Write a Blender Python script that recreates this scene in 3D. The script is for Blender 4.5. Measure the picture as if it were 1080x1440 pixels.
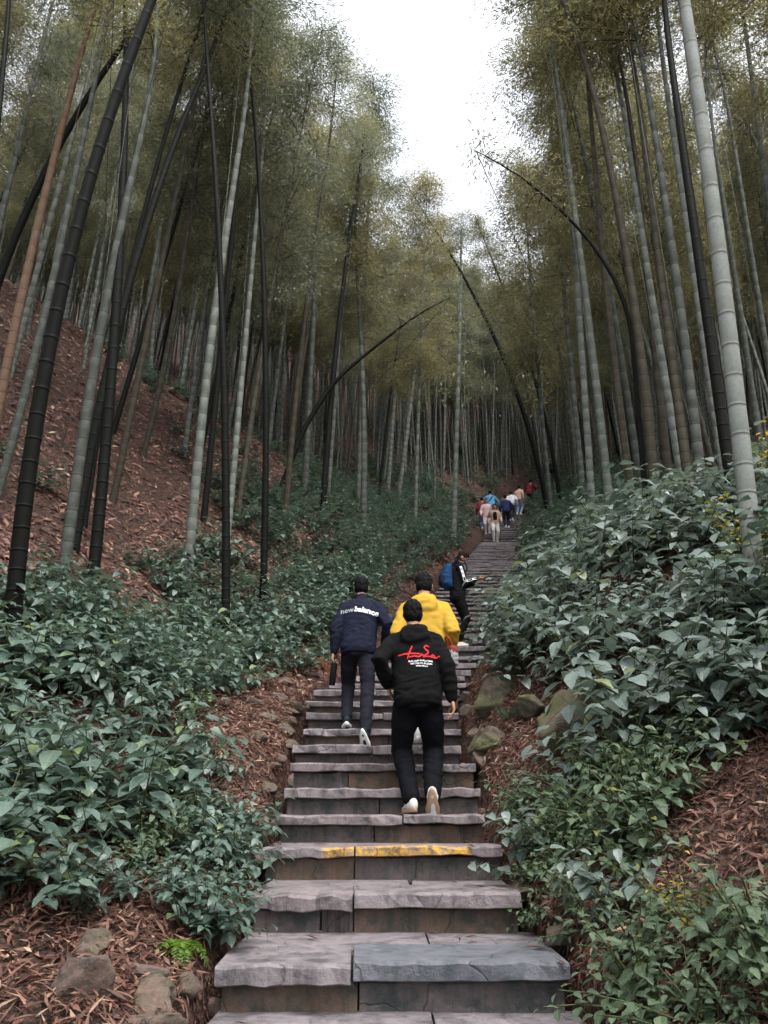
import bpy, math, random
import numpy as np
from mathutils import Vector, Matrix, noise as mnoise
R = math.radians
for o in list(bpy.data.objects):
    bpy.data.objects.remove(o)
SC = bpy.context.scene
COL = SC.collection
# ------------------------------------------------------------------ camera, sky, sun, exposure
PITCH = R(20.0); FPX = 1130.0                     # photo is 1080 x 1440
cam_d = bpy.data.cameras.new('camera'); cam = bpy.data.objects.new('camera', cam_d); COL.objects.link(cam)
cam_d.sensor_fit = 'VERTICAL'; cam_d.sensor_height = 24.0; cam_d.lens = 24.0 * FPX / 1440.0
cam_d.clip_start = 0.05; cam_d.clip_end = 600
cam.location = (0, 0, 0); cam.rotation_euler = (R(90) + PITCH, 0, 0)
SC.camera = cam
W = bpy.data.worlds.new('World'); SC.world = W; W.use_nodes = True
nt = W.node_tree; nt.nodes.clear()
SUN_EL, SUN_AZ = R(62), R(150)
sky = nt.nodes.new('ShaderNodeTexSky'); sky.sky_type = 'NISHITA'; sky.sun_disc = False
sky.sun_elevation = SUN_EL; sky.sun_rotation = SUN_AZ; sky.dust_density = 4.0; sky.air_density = 1.0
hsv = nt.nodes.new('ShaderNodeHueSaturation'); hsv.inputs['Saturation'].default_value = 0.22
bg = nt.nodes.new('ShaderNodeBackground'); bg.inputs['Strength'].default_value = 0.15
wo = nt.nodes.new('ShaderNodeOutputWorld')
nt.links.new(sky.outputs[0], hsv.inputs['Color']); nt.links.new(hsv.outputs[0], bg.inputs[0]); nt.links.new(bg.outputs[0], wo.inputs[0])
sd = bpy.data.lights.new('sun', 'SUN'); sd.energy = 0.6; sd.angle = R(35); sd.color = (1.0, 0.97, 0.92)
so = bpy.data.objects.new('sun', sd); COL.objects.link(so)
so.rotation_euler = (R(90) - SUN_EL, 0, R(180) - SUN_AZ)
SC.view_settings.view_transform = 'Standard'; SC.view_settings.look = 'None'
SC.view_settings.exposure = 1.9; SC.view_settings.gamma = 1.0
SC.render.engine = 'CYCLES'
SC.cycles.use_denoising = True; SC.cycles.use_adaptive_sampling = True; SC.cycles.adaptive_threshold = 0.03
SC.cycles.max_bounces = 5; SC.cycles.diffuse_bounces = 3; SC.cycles.transmission_bounces = 3; SC.cycles.glossy_bounces = 2

rng = np.random.default_rng(7); rnd = random.Random(7)

# ------------------------------------------------------------------ helpers
def ratio(py):
    v = (py - 720) / FPX
    return (math.sin(PITCH) - v * math.cos(PITCH)) / (math.cos(PITCH) + v * math.sin(PITCH))
def unproj(px, py, Y):
    u = (px - 540) / FPX; v = (py - 720) / FPX
    zc = Y / (math.cos(PITCH) + v * math.sin(PITCH))
    return Vector((u * zc, Y, zc * (math.sin(PITCH) - v * math.cos(PITCH))))
def proj(p):
    zc = p[1] * math.cos(PITCH) + p[2] * math.sin(PITCH)
    yc = p[1] * math.sin(PITCH) - p[2] * math.cos(PITCH)
    return 540 + FPX * p[0] / zc, 720 + FPX * yc / zc, zc

def vnoise(x, y, seed=0):
    x = np.asarray(x, float); y = np.asarray(y, float)
    xi = np.floor(x).astype(np.int64); yi = np.floor(y).astype(np.int64); fx = x - xi; fy = y - yi
    fx = fx * fx * (3 - 2 * fx); fy = fy * fy * (3 - 2 * fy)
    def h(a, b):
        n = (a * 374761393 + b * 668265263 + seed * 974711) & 0x7fffffff
        n = ((n ^ (n >> 13)) * 1274126177) & 0x7fffffff
        return ((n ^ (n >> 16)) & 0xffff) / 65535.0
    return (h(xi, yi) * (1 - fx) + h(xi + 1, yi) * fx) * (1 - fy) + (h(xi, yi + 1) * (1 - fx) + h(xi + 1, yi + 1) * fx) * fy - 0.5

def new_mesh(name, V, F, mats=(), smooth=False, uv=None, attr=None, midx=None):
    me = bpy.data.meshes.new(name)
    V = np.asarray(V, np.float32)
    if isinstance(F, np.ndarray):
        n, k = F.shape
        me.vertices.add(len(V)); me.vertices.foreach_set('co', V.ravel())
        me.loops.add(n * k); me.loops.foreach_set('vertex_index', F.astype(np.int32).ravel())
        me.polygons.add(n); me.polygons.foreach_set('loop_start', np.arange(0, n * k, k, dtype=np.int32))
        me.polygons.foreach_set('loop_total', np.full(n, k, dtype=np.int32))
        me.update(calc_edges=True)
    else:
        me.from_pydata(V.tolist(), [], F); me.update()
    if uv is not None:
        l = me.uv_layers.new(name='UVMap')
        li = np.empty(len(me.loops), np.int32); me.loops.foreach_get('vertex_index', li)
        l.data.foreach_set('uv', np.asarray(uv, np.float32)[li].ravel())
    if attr is not None:
        a = me.attributes.new('rnd', 'FLOAT', 'FACE'); a.data.foreach_set('value', np.asarray(attr, np.float32))
    for m in mats: me.materials.append(m)
    if midx is not None: me.polygons.foreach_set('material_index', np.asarray(midx, np.int32))
    if smooth: me.polygons.foreach_set('use_smooth', np.ones(len(me.polygons), bool))
    me.validate(clean_customdata=False)
    return me
def link(name, me, parent=None, loc=None):
    o = bpy.data.objects.new(name, me); COL.objects.link(o)
    if parent is not None: o.parent = parent
    if loc is not None: o.location = loc
    return o
def tag(o, label=None, cat=None, group=None, kind=None):
    if label: o['label'] = label
    if cat: o['category'] = cat
    if group: o['group'] = group
    if kind: o['kind'] = kind
    return o
def empty(name, loc=(0, 0, 0), rz=0.0):
    o = bpy.data.objects.new(name, None); COL.objects.link(o); o.location = loc; o.rotation_euler = (0, 0, rz)
    o.empty_display_size = 0.1
    return o

# ------------------------------------------------------------------ materials
class NB:
    def __init__(s, name):
        s.m = bpy.data.materials.new(name); s.m.use_nodes = True; s.t = s.m.node_tree; s.t.nodes.clear()
        s.out = s.n('ShaderNodeOutputMaterial')
    def n(s, typ, **kw):
        nd = s.t.nodes.new(typ)
        for k, v in kw.items():
            if k.startswith('i_'): nd.inputs[k[2:].replace('_', ' ')].default_value = v
            else: setattr(nd, k, v)
        return nd
    def l(s, a, b): s.t.links.new(a, b)
    def noise(s, vec, scale, detail=4, rough=0.55):
        nd = s.n('ShaderNodeTexNoise'); nd.inputs['Scale'].default_value = scale; nd.inputs['Detail'].default_value = detail
        nd.inputs['Roughness'].default_value = rough
        if vec is not None: s.l(vec, nd.inputs['Vector'])
        return nd.outputs['Fac']
    def ramp(s, fac, stops, interp='LINEAR'):
        nd = s.n('ShaderNodeValToRGB'); cr = nd.color_ramp; cr.interpolation = interp
        while len(cr.elements) < len(stops): cr.elements.new(0.5)
        for e, (p, c) in zip(cr.elements, stops):
            e.position = p; e.color = (*c, 1) if len(c) == 3 else c
        s.l(fac, nd.inputs['Fac']); return nd.outputs['Color']
    def mix(s, fac, a, b, mode='MIX'):
        nd = s.n('ShaderNodeMix', data_type='RGBA', blend_type=mode)
        for src, sock in ((fac, nd.inputs[0]), (a, nd.inputs[6]), (b, nd.inputs[7])):
            if hasattr(src, 'links'): s.l(src, sock)
            elif isinstance(src, (int, float)): sock.default_value = src
            else: sock.default_value = (*src, 1)
        return nd.outputs[2]
    def math(s, op, a, b=None, c=None):
        nd = s.n('ShaderNodeMath', operation=op)
        for i, src in enumerate((a, b, c)):
            if src is None: continue
            if hasattr(src, 'links'): s.l(src, nd.inputs[i])
            else: nd.inputs[i].default_value = src
        return nd.outputs[0]
    def bump(s, h, strength=0.3, dist=0.01):
        nd = s.n('ShaderNodeBump'); nd.inputs['Strength'].default_value = strength; nd.inputs['Distance'].default_value = dist
        s.l(h, nd.inputs['Height']); return nd.outputs[0]
    def bsdf(s, color, rough=0.7, normal=None, spec=0.5, sheen=0):
        b = s.n('ShaderNodeBsdfPrincipled')
        if hasattr(color, 'links'): s.l(color, b.inputs['Base Color'])
        else: b.inputs['Base Color'].default_value = (*color, 1)
        if hasattr(rough, 'links'): s.l(rough, b.inputs['Roughness'])
        else: b.inputs['Roughness'].default_value = rough
        b.inputs['Specular IOR Level'].default_value = spec
        if sheen: b.inputs['Sheen Weight'].default_value = sheen
        if normal is not None: s.l(normal, b.inputs['Normal'])
        return b
    def done(s, sh):
        s.l(sh.outputs[0] if hasattr(sh, 'outputs') else sh, s.out.inputs['Surface']); return s.m

def mat_leaf(name, stops, rough=0.4, transl=0.35, veins=False, spec=0.5, objrand=0.25, tcol=1.6):
    b = NB(name)
    at = b.n('ShaderNodeAttribute', attribute_name='rnd'); oi = b.n('ShaderNodeObjectInfo')
    f = b.math('ADD', b.math('MULTIPLY', at.outputs['Fac'], 1.0 - objrand), b.math('MULTIPLY', oi.outputs['Random'], objrand))
    c = b.ramp(f, stops)
    nrm = None
    if veins:
        uvn = b.n('ShaderNodeUVMap'); sp = b.n('ShaderNodeSeparateXYZ'); b.l(uvn.outputs[0], sp.inputs[0])
        au = b.math('ABSOLUTE', b.math('SUBTRACT', sp.outputs[0], 0.5))
        wv = b.math('SINE', b.math('MULTIPLY', b.math('SUBTRACT', sp.outputs[1], b.math('MULTIPLY', au, 0.75)), 44.0))
        rib = b.math('SMOOTH_MIN', b.math('MULTIPLY', au, 14.0), 1.0, 0.3)
        h = b.math('ADD', b.math('MULTIPLY', wv, 0.35), rib)
        nrm = b.bump(h, 0.35, 0.004)
        c = b.mix(b.math('MULTIPLY', b.math('SUBTRACT', 1.0, rib), 0.35), c, (0.22, 0.28, 0.16))
        tc = b.n('ShaderNodeTexCoord')
        spt = b.noise(b.n('ShaderNodeNewGeometry').outputs['Position'], 45.0, 3)
        c = b.mix(b.math('MULTIPLY', b.math('SUBTRACT', spt, 0.35), 0.7), c, (0.03, 0.06, 0.035))
    p = b.bsdf(c, rough, nrm, spec)
    tr = b.n('ShaderNodeBsdfTranslucent'); tcl = b.mix(1.0, c, (tcol, tcol, tcol * 0.82), 'MULTIPLY'); b.l(tcl, tr.inputs[0])
    mx = b.n('ShaderNodeMixShader'); mx.inputs[0].default_value = transl
    b.l(p.outputs[0], mx.inputs[1]); b.l(tr.outputs[0], mx.inputs[2])
    return b.done(mx)

M = {}
M['can_olive'] = mat_leaf('canopy_olive', [(0, (.055, .06, .034)), (.4, (.115, .112, .062)), (.75, (.17, .155, .085)), (1, (.26, .225, .13))], .42, .45, objrand=.45)
M['can_grey'] = mat_leaf('canopy_grey_green', [(0, (.05, .06, .044)), (.45, (.095, .105, .078)), (.8, (.155, .16, .115)), (1, (.23, .22, .15))], .40, .42, objrand=.45)
M['shrub'] = mat_leaf('shrub_leaf', [(0, (.045, .075, .060)), (.5, (.078, .122, .100)), (.86, (.115, .165, .14)), (1, (.15, .20, .05))], .33, .2, True, .6, .2)
M['shrub_big'] = mat_leaf('broad_leaf', [(0, (.075, .108, .095)), (.5, (.138, .182, .165)), (.88, (.20, .245, .23)), (1, (.20, .22, .05))], .31, .2, True, .65, .2)
M['shrub_small'] = mat_leaf('small_leaf', [(0, (.05, .082, .048)), (.5, (.088, .132, .078)), (.93, (.125, .175, .10)), (1, (.26, .24, .04))], .42, .3, True, .5, .15)
M['shrub_yellow'] = mat_leaf('yellowing_leaf', [(0, (.10, .13, .025)), (.6, (.22, .22, .03)), (.85, (.42, .33, .03)), (1, (.55, .25, .03))], .45, .4, True, .4, .1)
M['moss_fern'] = mat_leaf('fern_leaf', [(0, (.05, .10, .012)), (1, (.14, .23, .03))], .5, .4, False, .3, 0)
M['dry_fern'] = mat_leaf('dry_fern_leaf', [(0, (.14, .05, .025)), (1, (.30, .12, .06))], .7, .3, False, .2, 0)
M['litter'] = mat_leaf('litter_leaf', [(0, (.03, .016, .012)), (.35, (.09, .042, .031)), (.75, (.16, .078, .058)), (.93, (.24, .14, .10)), (1, (.36, .27, .19))], .62, .12, False, .3, 0)

def m_ground():
    b = NB('forest_floor'); g = b.n('ShaderNodeNewGeometry').outputs['Position']
    n1 = b.noise(g, 1.3, 5); n2 = b.noise(g, 22.0, 6, .7)
    vo = b.n('ShaderNodeTexVoronoi'); vo.inputs['Scale'].default_value = 42.0; b.l(g, vo.inputs['Vector'])
    sp = b.n('ShaderNodeSeparateColor'); b.l(vo.outputs['Color'], sp.inputs[0])
    leafc = b.ramp(sp.outputs[0], [(0, (.025, .013, .010)), (.4, (.065, .031, .024)), (.75, (.11, .054, .042)), (1, (.17, .10, .075))])
    soil = b.ramp(n2, [(.3, (.02, .014, .01)), (.7, (.06, .04, .03))])
    c = b.mix(b.ramp(n1, [(.36, (.25, .25, .25)), (.56, (.95, .95, .95))]), soil, leafc)
    nrm = b.bump(b.math('ADD', vo.outputs['Distance'], n2), .9, .05)
    return b.done(b.bsdf(c, .85, nrm, .25))
M['ground'] = m_ground()

def m_stone(name, tint, dark, paint=None, moss=0.0, wet=.5):
    b = NB(name); g = b.n('ShaderNodeNewGeometry').outputs['Position']; oi = b.n('ShaderNodeObjectInfo')
    mp = b.n('ShaderNodeMapping'); b.l(g, mp.inputs[0]); b.l(b.math('MULTIPLY', oi.outputs['Random'], 60.0), mp.inputs['Location']); g2 = mp.outputs[0]
    big = b.noise(g2, 2.2, 5, .6); fine = b.noise(g2, 34, 6, .7); st = b.noise(g2, 7.0, 6, .72)
    mpx = b.n('ShaderNodeMapping'); mpx.inputs['Scale'].default_value = (9, 9, 1.2); b.l(g2, mpx.inputs[0])
    streak = b.noise(mpx.outputs[0], 1.6, 5, .65)
    c = b.mix(big, tint, [t * .72 for t in tint])
    c = b.mix(b.math('MULTIPLY', oi.outputs['Random'], .45), c, (tint[0] * 1.05, tint[1] * .86, tint[2] * .78))
    c = b.mix(b.math('MULTIPLY', fine, .55), c, [t * .55 for t in tint])
    stain = b.ramp(st, [(.47, (0, 0, 0)), (.62, (1, 1, 1))])
    c = b.mix(b.math('MULTIPLY', stain, .8), c, dark)
    streakm = b.ramp(streak, [(.50, (0, 0, 0)), (.66, (1, 1, 1))])
    c = b.mix(b.math('MULTIPLY', streakm, .55), c, dark)
    pale = b.ramp(b.noise(g2, 13, 5, .7), [(.60, (0, 0, 0)), (.72, (1, 1, 1))])
    c = b.mix(b.math('MULTIPLY', pale, .35), c, [min(1, t * 1.7) for t in tint])
    if moss:
        mm = b.ramp(b.noise(g2, 3.1, 5, .65), [(.45, (0, 0, 0)), (.62, (1, 1, 1))])
        c = b.mix(b.math('MULTIPLY', mm, moss), c, (.075, .085, .028))
    if paint:
        x0, x1, y1, z0 = paint
        s = b.n('ShaderNodeSeparateXYZ'); b.l(g, s.inputs[0])
        mpp = b.n('ShaderNodeMapping'); mpp.inputs['Scale'].default_value = (26, 26, 5); b.l(g, mpp.inputs[0])
        drip = b.noise(mpp.outputs[0], 1.5, 4, .7)
        zt = b.math('ADD', s.outputs[2], b.math('MULTIPLY', b.math('SUBTRACT', .5, drip), .10))
        mk = b.math('MULTIPLY', b.math('GREATER_THAN', s.outputs[0], x0), b.math('LESS_THAN', s.outputs[0], x1))
        mk = b.math('MULTIPLY', mk, b.math('GREATER_THAN', zt, z0))
        mk = b.math('MULTIPLY', mk, b.math('LESS_THAN', s.outputs[1], b.math('ADD', y1, b.math('MULTIPLY', b.math('SUBTRACT', drip, .5), .06))))
        wear = b.ramp(b.noise(g2, 30, 5, .75), [(.40, (1, 1, 1)), (.56, (.12, .12, .12))])
        c = b.mix(b.math('MULTIPLY', mk, wear), c, (.55, .30, .02))
    mpl = b.n('ShaderNodeMapping'); mpl.inputs['Scale'].default_value = (2.0, 2.0, 5); b.l(g2, mpl.inputs[0])
    lay = b.noise(mpl.outputs[0], 2.0, 5, .6)
    vo = b.n('ShaderNodeTexVoronoi', feature='DISTANCE_TO_EDGE'); vo.inputs['Scale'].default_value = 1.5
    wv = b.n('ShaderNodeMixRGB'); wv.inputs[0].default_value = .25
    nz = b.n('ShaderNodeTexNoise'); nz.inputs['Scale'].default_value = 3.0; nz.inputs['Detail'].default_value = 4; b.l(g, nz.inputs['Vector'])
    b.l(g2, wv.inputs[1]); b.l(nz.outputs['Color'], wv.inputs[2]); b.l(wv.outputs[0], vo.inputs['Vector'])
    crack = b.ramp(vo.outputs['Distance'], [(.0, (0, 0, 0)), (.008, (1, 1, 1))])
    c = b.mix(b.math('MULTIPLY', b.math('SUBTRACT', 1.0, crack), .35), c, (.02, .018, .018))
    h = b.math('ADD', b.math('ADD', b.math('MULTIPLY', lay, .25), b.math('MULTIPLY', st, .30)), b.math('ADD', b.math('MULTIPLY', fine, .45), b.math('MULTIPLY', crack, .25)))
    rg = b.math('SUBTRACT', .85, b.math('MULTIPLY', stain, wet * .5))
    return b.done(b.bsdf(c, rg, b.bump(h, .85, .025), .4))
TINT = (.25, .222, .236)
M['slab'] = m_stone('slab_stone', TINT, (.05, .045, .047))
M['slab_blue'] = m_stone('slab_blue_stone', (.155, .165, .19), (.05, .06, .065))
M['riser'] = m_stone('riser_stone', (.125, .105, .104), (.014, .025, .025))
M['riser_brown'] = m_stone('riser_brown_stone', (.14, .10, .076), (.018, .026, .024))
M['core'] = m_stone('stair_core', (.06, .05, .045), (.015, .013, .012))
M['rock'] = m_stone('rock_brown', (.15, .105, .088), (.03, .024, .02), moss=.3)
M['boulder'] = m_stone('boulder_mossy', (.12, .098, .072), (.02, .017, .014), moss=.8)

def m_culm(name, base, pale, ring, bloom=.6, mott=.5):
    b = NB(name); uvn = b.n('ShaderNodeUVMap'); sp = b.n('ShaderNodeSeparateXYZ'); b.l(uvn.outputs[0], sp.inputs[0])
    fr = b.math('FRACT', sp.outputs[1]); oi = b.n('ShaderNodeObjectInfo'); g = b.n('ShaderNodeNewGeometry').outputs['Position']
    # fr = 0 just above a ring, 1 just below the next: pale waxy bloom below each ring, darker foot above it
    prof = b.ramp(fr, [(0, (.15, .15, .15)), (.10, (.0, .0, .0)), (.45, (.45, .45, .45)), (.80, (.75, .75, .75)), (.95, (1, 1, 1)), (1.0, (1, 1, 1))])
    n1 = b.noise(g, 5.0, 5, .65); n2 = b.noise(g, 30, 4, .7)
    f = b.math('ADD', b.math('MULTIPLY', prof, bloom), b.math('MULTIPLY', b.math('SUBTRACT', n1, .5), mott))
    f = b.math('ADD', f, b.math('MULTIPLY', b.math('SUBTRACT', oi.outputs['Random'], .5), .5))
    c = b.mix(b.math('MAXIMUM', b.math('MINIMUM', f, 1.0), 0.0), base, pale)
    rg = b.ramp(fr, [(0, (1, 1, 1)), (.035, (0, 0, 0)), (.968, (0, 0, 0)), (.985, (1, 1, 1))])
    c = b.mix(b.math('MULTIPLY', rg, .75), c, ring)
    c = b.mix(b.math('MULTIPLY', b.ramp(n2, [(.5, (0, 0, 0)), (.75, (1, 1, 1))]), .45), c, [x * .45 for x in base])
    return b.done(b.bsdf(c, .6, b.bump(n2, .15, .004), .06))
M['culm_pale'] = m_culm('culm_pale', (.085, .095, .08), (.27, .285, .265), (.045, .045, .035), .55, 1.1)
M['culm_grey'] = m_culm('culm_grey', (.05, .055, .047), (.175, .185, .172), (.03, .03, .026), .55, 1.1)
M['culm_dark'] = m_culm('culm_dark', (.006, .0065, .0055), (.015, .016, .013), (.005, .005, .0045), .3, .8)  # dark old culms; their silhouette darkness is put into this near-black colour
M['culm_brown'] = m_culm('culm_brown', (.038, .034, .025), (.10, .09, .068), (.02, .018, .014), .5, 1.0)
M['culm_red'] = m_culm('culm_red', (.11, .07, .047), (.20, .135, .10), (.06, .035, .025), .4, .8)
M['culm_white'] = m_culm('culm_white', (.17, .185, .168), (.36, .38, .365), (.10, .095, .075), .55, .7)
def m_plain(name, col, rough=.8, spec=.3, var=.25, scale=30, bump=.2, sheen=0.0):
    b = NB(name); tc = b.n('ShaderNodeNewGeometry').outputs['Position']; nz = b.noise(tc, scale, 4, .65)
    c = b.mix(b.math('MULTIPLY', nz, var * 2), col, [x * .5 for x in col])
    return b.done(b.bsdf(c, rough, b.bump(nz, bump, .003) if bump else None, spec, sheen))
M['twig'] = m_plain('twig', (.05, .048, .03), .8)
M['stem_green'] = m_plain('plant_stem', (.06, .075, .03), .7)

# ------------------------------------------------------------------ the path: nosing table from the photograph
RISE = 0.187
nos = [(2.75, -0.827)]
for y_px, Yd in ((1355, 3.88), (1257, 4.73), (1191, 5.56), (1141, 6.2)):
    nos.append((Yd, Yd * ratio(y_px)))
nos[4] = (6.2, -0.075)
for i, y_px in enumerate((1106, 1074, 1048, 1024, 1002, 985, 969, 960, 951, 942, 932, 922, 909)):
    z = nos[4][1] + RISE * (i + 1) * 1.03
    nos.append((z / ratio(y_px), z))
for i in range(1, len(nos)):                       # keep every tread at least 25 cm deep
    if nos[i][0] < nos[i - 1][0] + .25: nos[i] = (nos[i - 1][0] + .25, nos[i][1])
def seg(a, b_, n):
    for k in range(1, n + 1): nos.append((a[0] + (b_[0] - a[0]) * k / n, a[1] + (b_[1] - a[1]) * k / n))
A = nos[-1]; B = (20.2, 20.2 * ratio(800)); seg(A, B, 18)
C_ = (31.0, 31.0 * ratio(762)); seg(B, C_, 24)
D_ = (41.0, 41.0 * ratio(702)); seg(C_, D_, 26)
E_ = (46.0, 46.0 * ratio(688)); seg(D_, E_, 12)
NY = np.array([p[0] for p in nos]); NZ = np.array([p[1] for p in nos])
prof_y = np.concatenate([[-30, 0, 1.4], NY, [56, 72, 95, 135]])
prof_z = np.concatenate([[-6.5, -1.62, -1.2], NZ, [24.8, 36, 52, 76]])
def P(y): return np.interp(y, prof_y, prof_z)
XCT = []
for y_px, Yd, cx in ((1355, 3.88, 552), (1257, 4.73, 542), (1191, 5.56, 539), (1141, 6.2, 535), (1074, nos[6][0], 537), (1024, nos[8][0], 533),
                     (985, nos[10][0], 536), (969, nos[11][0], 545), (951, nos[13][0], 570), (932, nos[15][0], 597), (909, nos[17][0], 630),
                     (860, 15.9, 655), (830, 17.8, 667), (800, 20.2, 686), (770, 29, 701), (762, 31, 705), (720, 37.5, 712), (702, 41, 722), (688, 46, 745), (650, 54, 782)):
    XCT.append((Yd, unproj(cx, y_px, Yd).x))
XCT = [(-30, 0.1), (2.7, 0.06)] + XCT + [(76, 24)]
xcy = np.array([a for a, _ in XCT]); xcx = np.array([b_ for _, b_ in XCT])
def XC(y): return np.interp(y, xcy, xcx)
HW = lambda y: np.interp(y, [0, 5, 8, 9.5, 11, 14, 60], [.75, .75, .76, .88, .84, .78, .80])

def H(x, y):
    x = np.asarray(x, float); y = np.asarray(y, float)
    base = P(y); d = x - XC(y); hw = HW(y)
    al = np.maximum(0, -d - hw); ar = np.maximum(0, d - hw)
    s1 = np.interp(y, [0, 4, 5.5, 8, 30], [.10, .12, .25, .32, .38])
    s2 = np.interp(y, [4, 9, 22, 32, 60], [.62, .72, .72, .45, .30])
    k = 2.4
    hl = s1 * np.minimum(al, k) + s2 * np.clip(al - k, 0, 17) + .22 * np.maximum(0, al - k - 17)
    s3 = np.interp(y, [0, 3.5, 5, 8, 20, 30, 60], [.35, .42, .62, .85, .80, .55, .3])
    kr = 2.1
    hr = s3 * np.minimum(ar, kr) + .34 * np.clip(ar - kr, 0, 20) + .12 * np.maximum(0, ar - kr - 20)
    inside = np.clip(1 - np.minimum(al + ar, .07) / .07, 0, 1)
    nz = (vnoise(x * .7, y * .7, 1) * .30 + vnoise(x * 2.1, y * 2.1, 2) * .14 + vnoise(x * 6, y * 6, 3) * .06) * np.clip((al + ar) / .8, 0, 1)
    lip = .09 * np.clip((al + ar) / .1, 0, 1) - .09 * np.clip(1 - (al + ar) / .35, 0, 1)
    return base + hl + hr + nz + lip - .30 * inside - .10
def pix_ground(px, py, y0=2.0, y1=60.0):
    ys = np.linspace(y0, y1, 2400)
    u = (px - 540) / FPX; v = (py - 720) / FPX
    zc = ys / (math.cos(PITCH) + v * math.sin(PITCH))
    xs = u * zc; zs = zc * (math.sin(PITCH) - v * math.cos(PITCH))
    below = zs < H(xs, ys)
    i = int(np.argmax(below)) if below.any() else -1
    return Vector((xs[i], ys[i], float(H(xs[i], ys[i])))), zc[i]
def Hs(x, y): return float(H(x, y))

# ------------------------------------------------------------------ ground sheet
def build_ground():
    xs = np.concatenate([np.linspace(-95, -14, 44)[:-1], np.linspace(-14, -4, 50)[:-1], np.linspace(-4, 6, 126)[:-1], np.linspace(6, 16, 50)[:-1], np.linspace(16, 105, 50)])
    ys = np.concatenate([np.linspace(-30, 1, 16)[:-1], np.linspace(1, 16, 190)[:-1], np.linspace(16, 52, 170)[:-1], np.linspace(52, 132, 46)])
    X, Y = np.meshgrid(xs, ys); Z = H(X, Y)
    V = np.stack([X, Y, Z], -1).reshape(-1, 3); nx = len(xs); ny = len(ys)
    i = np.arange(nx * ny).reshape(ny, nx)
    F = np.stack([i[:-1, :-1], i[:-1, 1:], i[1:, 1:], i[1:, :-1]], -1).reshape(-1, 4)
    tag(link('ground', new_mesh('ground', V, F, [M['ground']], True)), 'sloping forest floor of brown soil and fallen leaves', 'ground', kind='structure')
build_ground()

# ------------------------------------------------------------------ stone stairs
def slab_mesh(x0, x1, yf, yb, zt, th, n, jit, seed, chip=.0):
    r = np.random.default_rng(seed)
    def sm(a): return np.convolve(np.pad(a, 1, 'edge'), [.25, .5, .25], 'valid')
    E = sm(r.normal(0, jit, n + 1)) + r.normal(0, jit * .25, n + 1); EZ = sm(r.normal(0, jit * .45, n + 1)); EB = sm(r.normal(0, jit * .6, n + 1)); ET = sm(r.normal(0, jit * .5, n + 1))
    CH = np.where(r.random(n + 1) < .14, chip * r.uniform(.3, 1, n + 1), 0)
    V = []
    for j in range(n + 1):
        x = x0 + (x1 - x0) * j / n
        if 0 < j < n: x += r.normal(0, .18) * (x1 - x0) / n
        e, ez, eb, et, ch = E[j], EZ[j], EB[j], ET[j], CH[j]
        sk = r.normal(0, .008) if j in (0, n) else 0
        bv = .007 + abs(r.normal(0, .003))
        V += [(x + sk, yb, zt + ez * .4), (x, yf + .02 + e + ch, zt + ez), (x, yf + bv + e + ch, zt + ez - .002), (x, yf + e + ch * .6, zt - bv * 1.3 + ez),
              (x, yf + .004 + e * .9 + eb, zt - th + .006 + et), (x, yf + .014 + e * .9 + eb, zt - th + et), (x + sk, yb, zt - th)]
    k = 7; F = []
    for j in range(n):
        for q in range(k):
            a = j * k + q; b_ = j * k + (q + 1) % k
            F.append((a, b_, b_ + k, a + k))
    F.append(tuple(range(k))[::-1]); F.append(tuple(range(n * k, n * k + k)))
    return V, F
stairs_V = []; stairs_F = []
for i in range(len(nos) - 1):
    y0, z0 = nos[i]; y1, z1 = nos[i + 1]; xc = float(XC(y0)); hw = float(HW(y0)) - .05
    zb = z0 - .9; b0 = len(stairs_V); yb = y1 + .24
    for x in (xc - hw, xc + hw):
        stairs_V += [(x, y0 + .13, zb), (x, yb, zb), (x, yb, z0 - .045), (x, y0 + .13, z0 - .045)]
    stairs_F += [tuple(b0 + k for k in f) for f in ((0, 1, 2, 3), (7, 6, 5, 4), (0, 4, 5, 1), (2, 6, 7, 3), (1, 5, 6, 2), (0, 3, 7, 4))]
stairs = link('stone_stairs', new_mesh('stone_stairs', stairs_V, stairs_F, [M['core']]))
tag(stairs, 'long flight of rough grey stone steps climbing through the bamboo', 'stairs', kind='structure')
y3, z3 = nos[3]
px0 = unproj(452, 1192, y3).x; px1 = unproj(664, 1192, y3).x
M['slab_paint'] = m_stone('slab_stone_yellow_paint', TINT, (.05, .045, .047), paint=(px0, px1, y3 + .06, z3 - .062))
def stair_piece(name, x0, x1, yf, yb, zt, th, n, jit, seed, mat, chip=0.0):
    V, F = slab_mesh(x0, x1, yf, yb, zt, th, n, jit, seed, chip)
    link(name, new_mesh(name, V, F, [mat], False), stairs)
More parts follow.
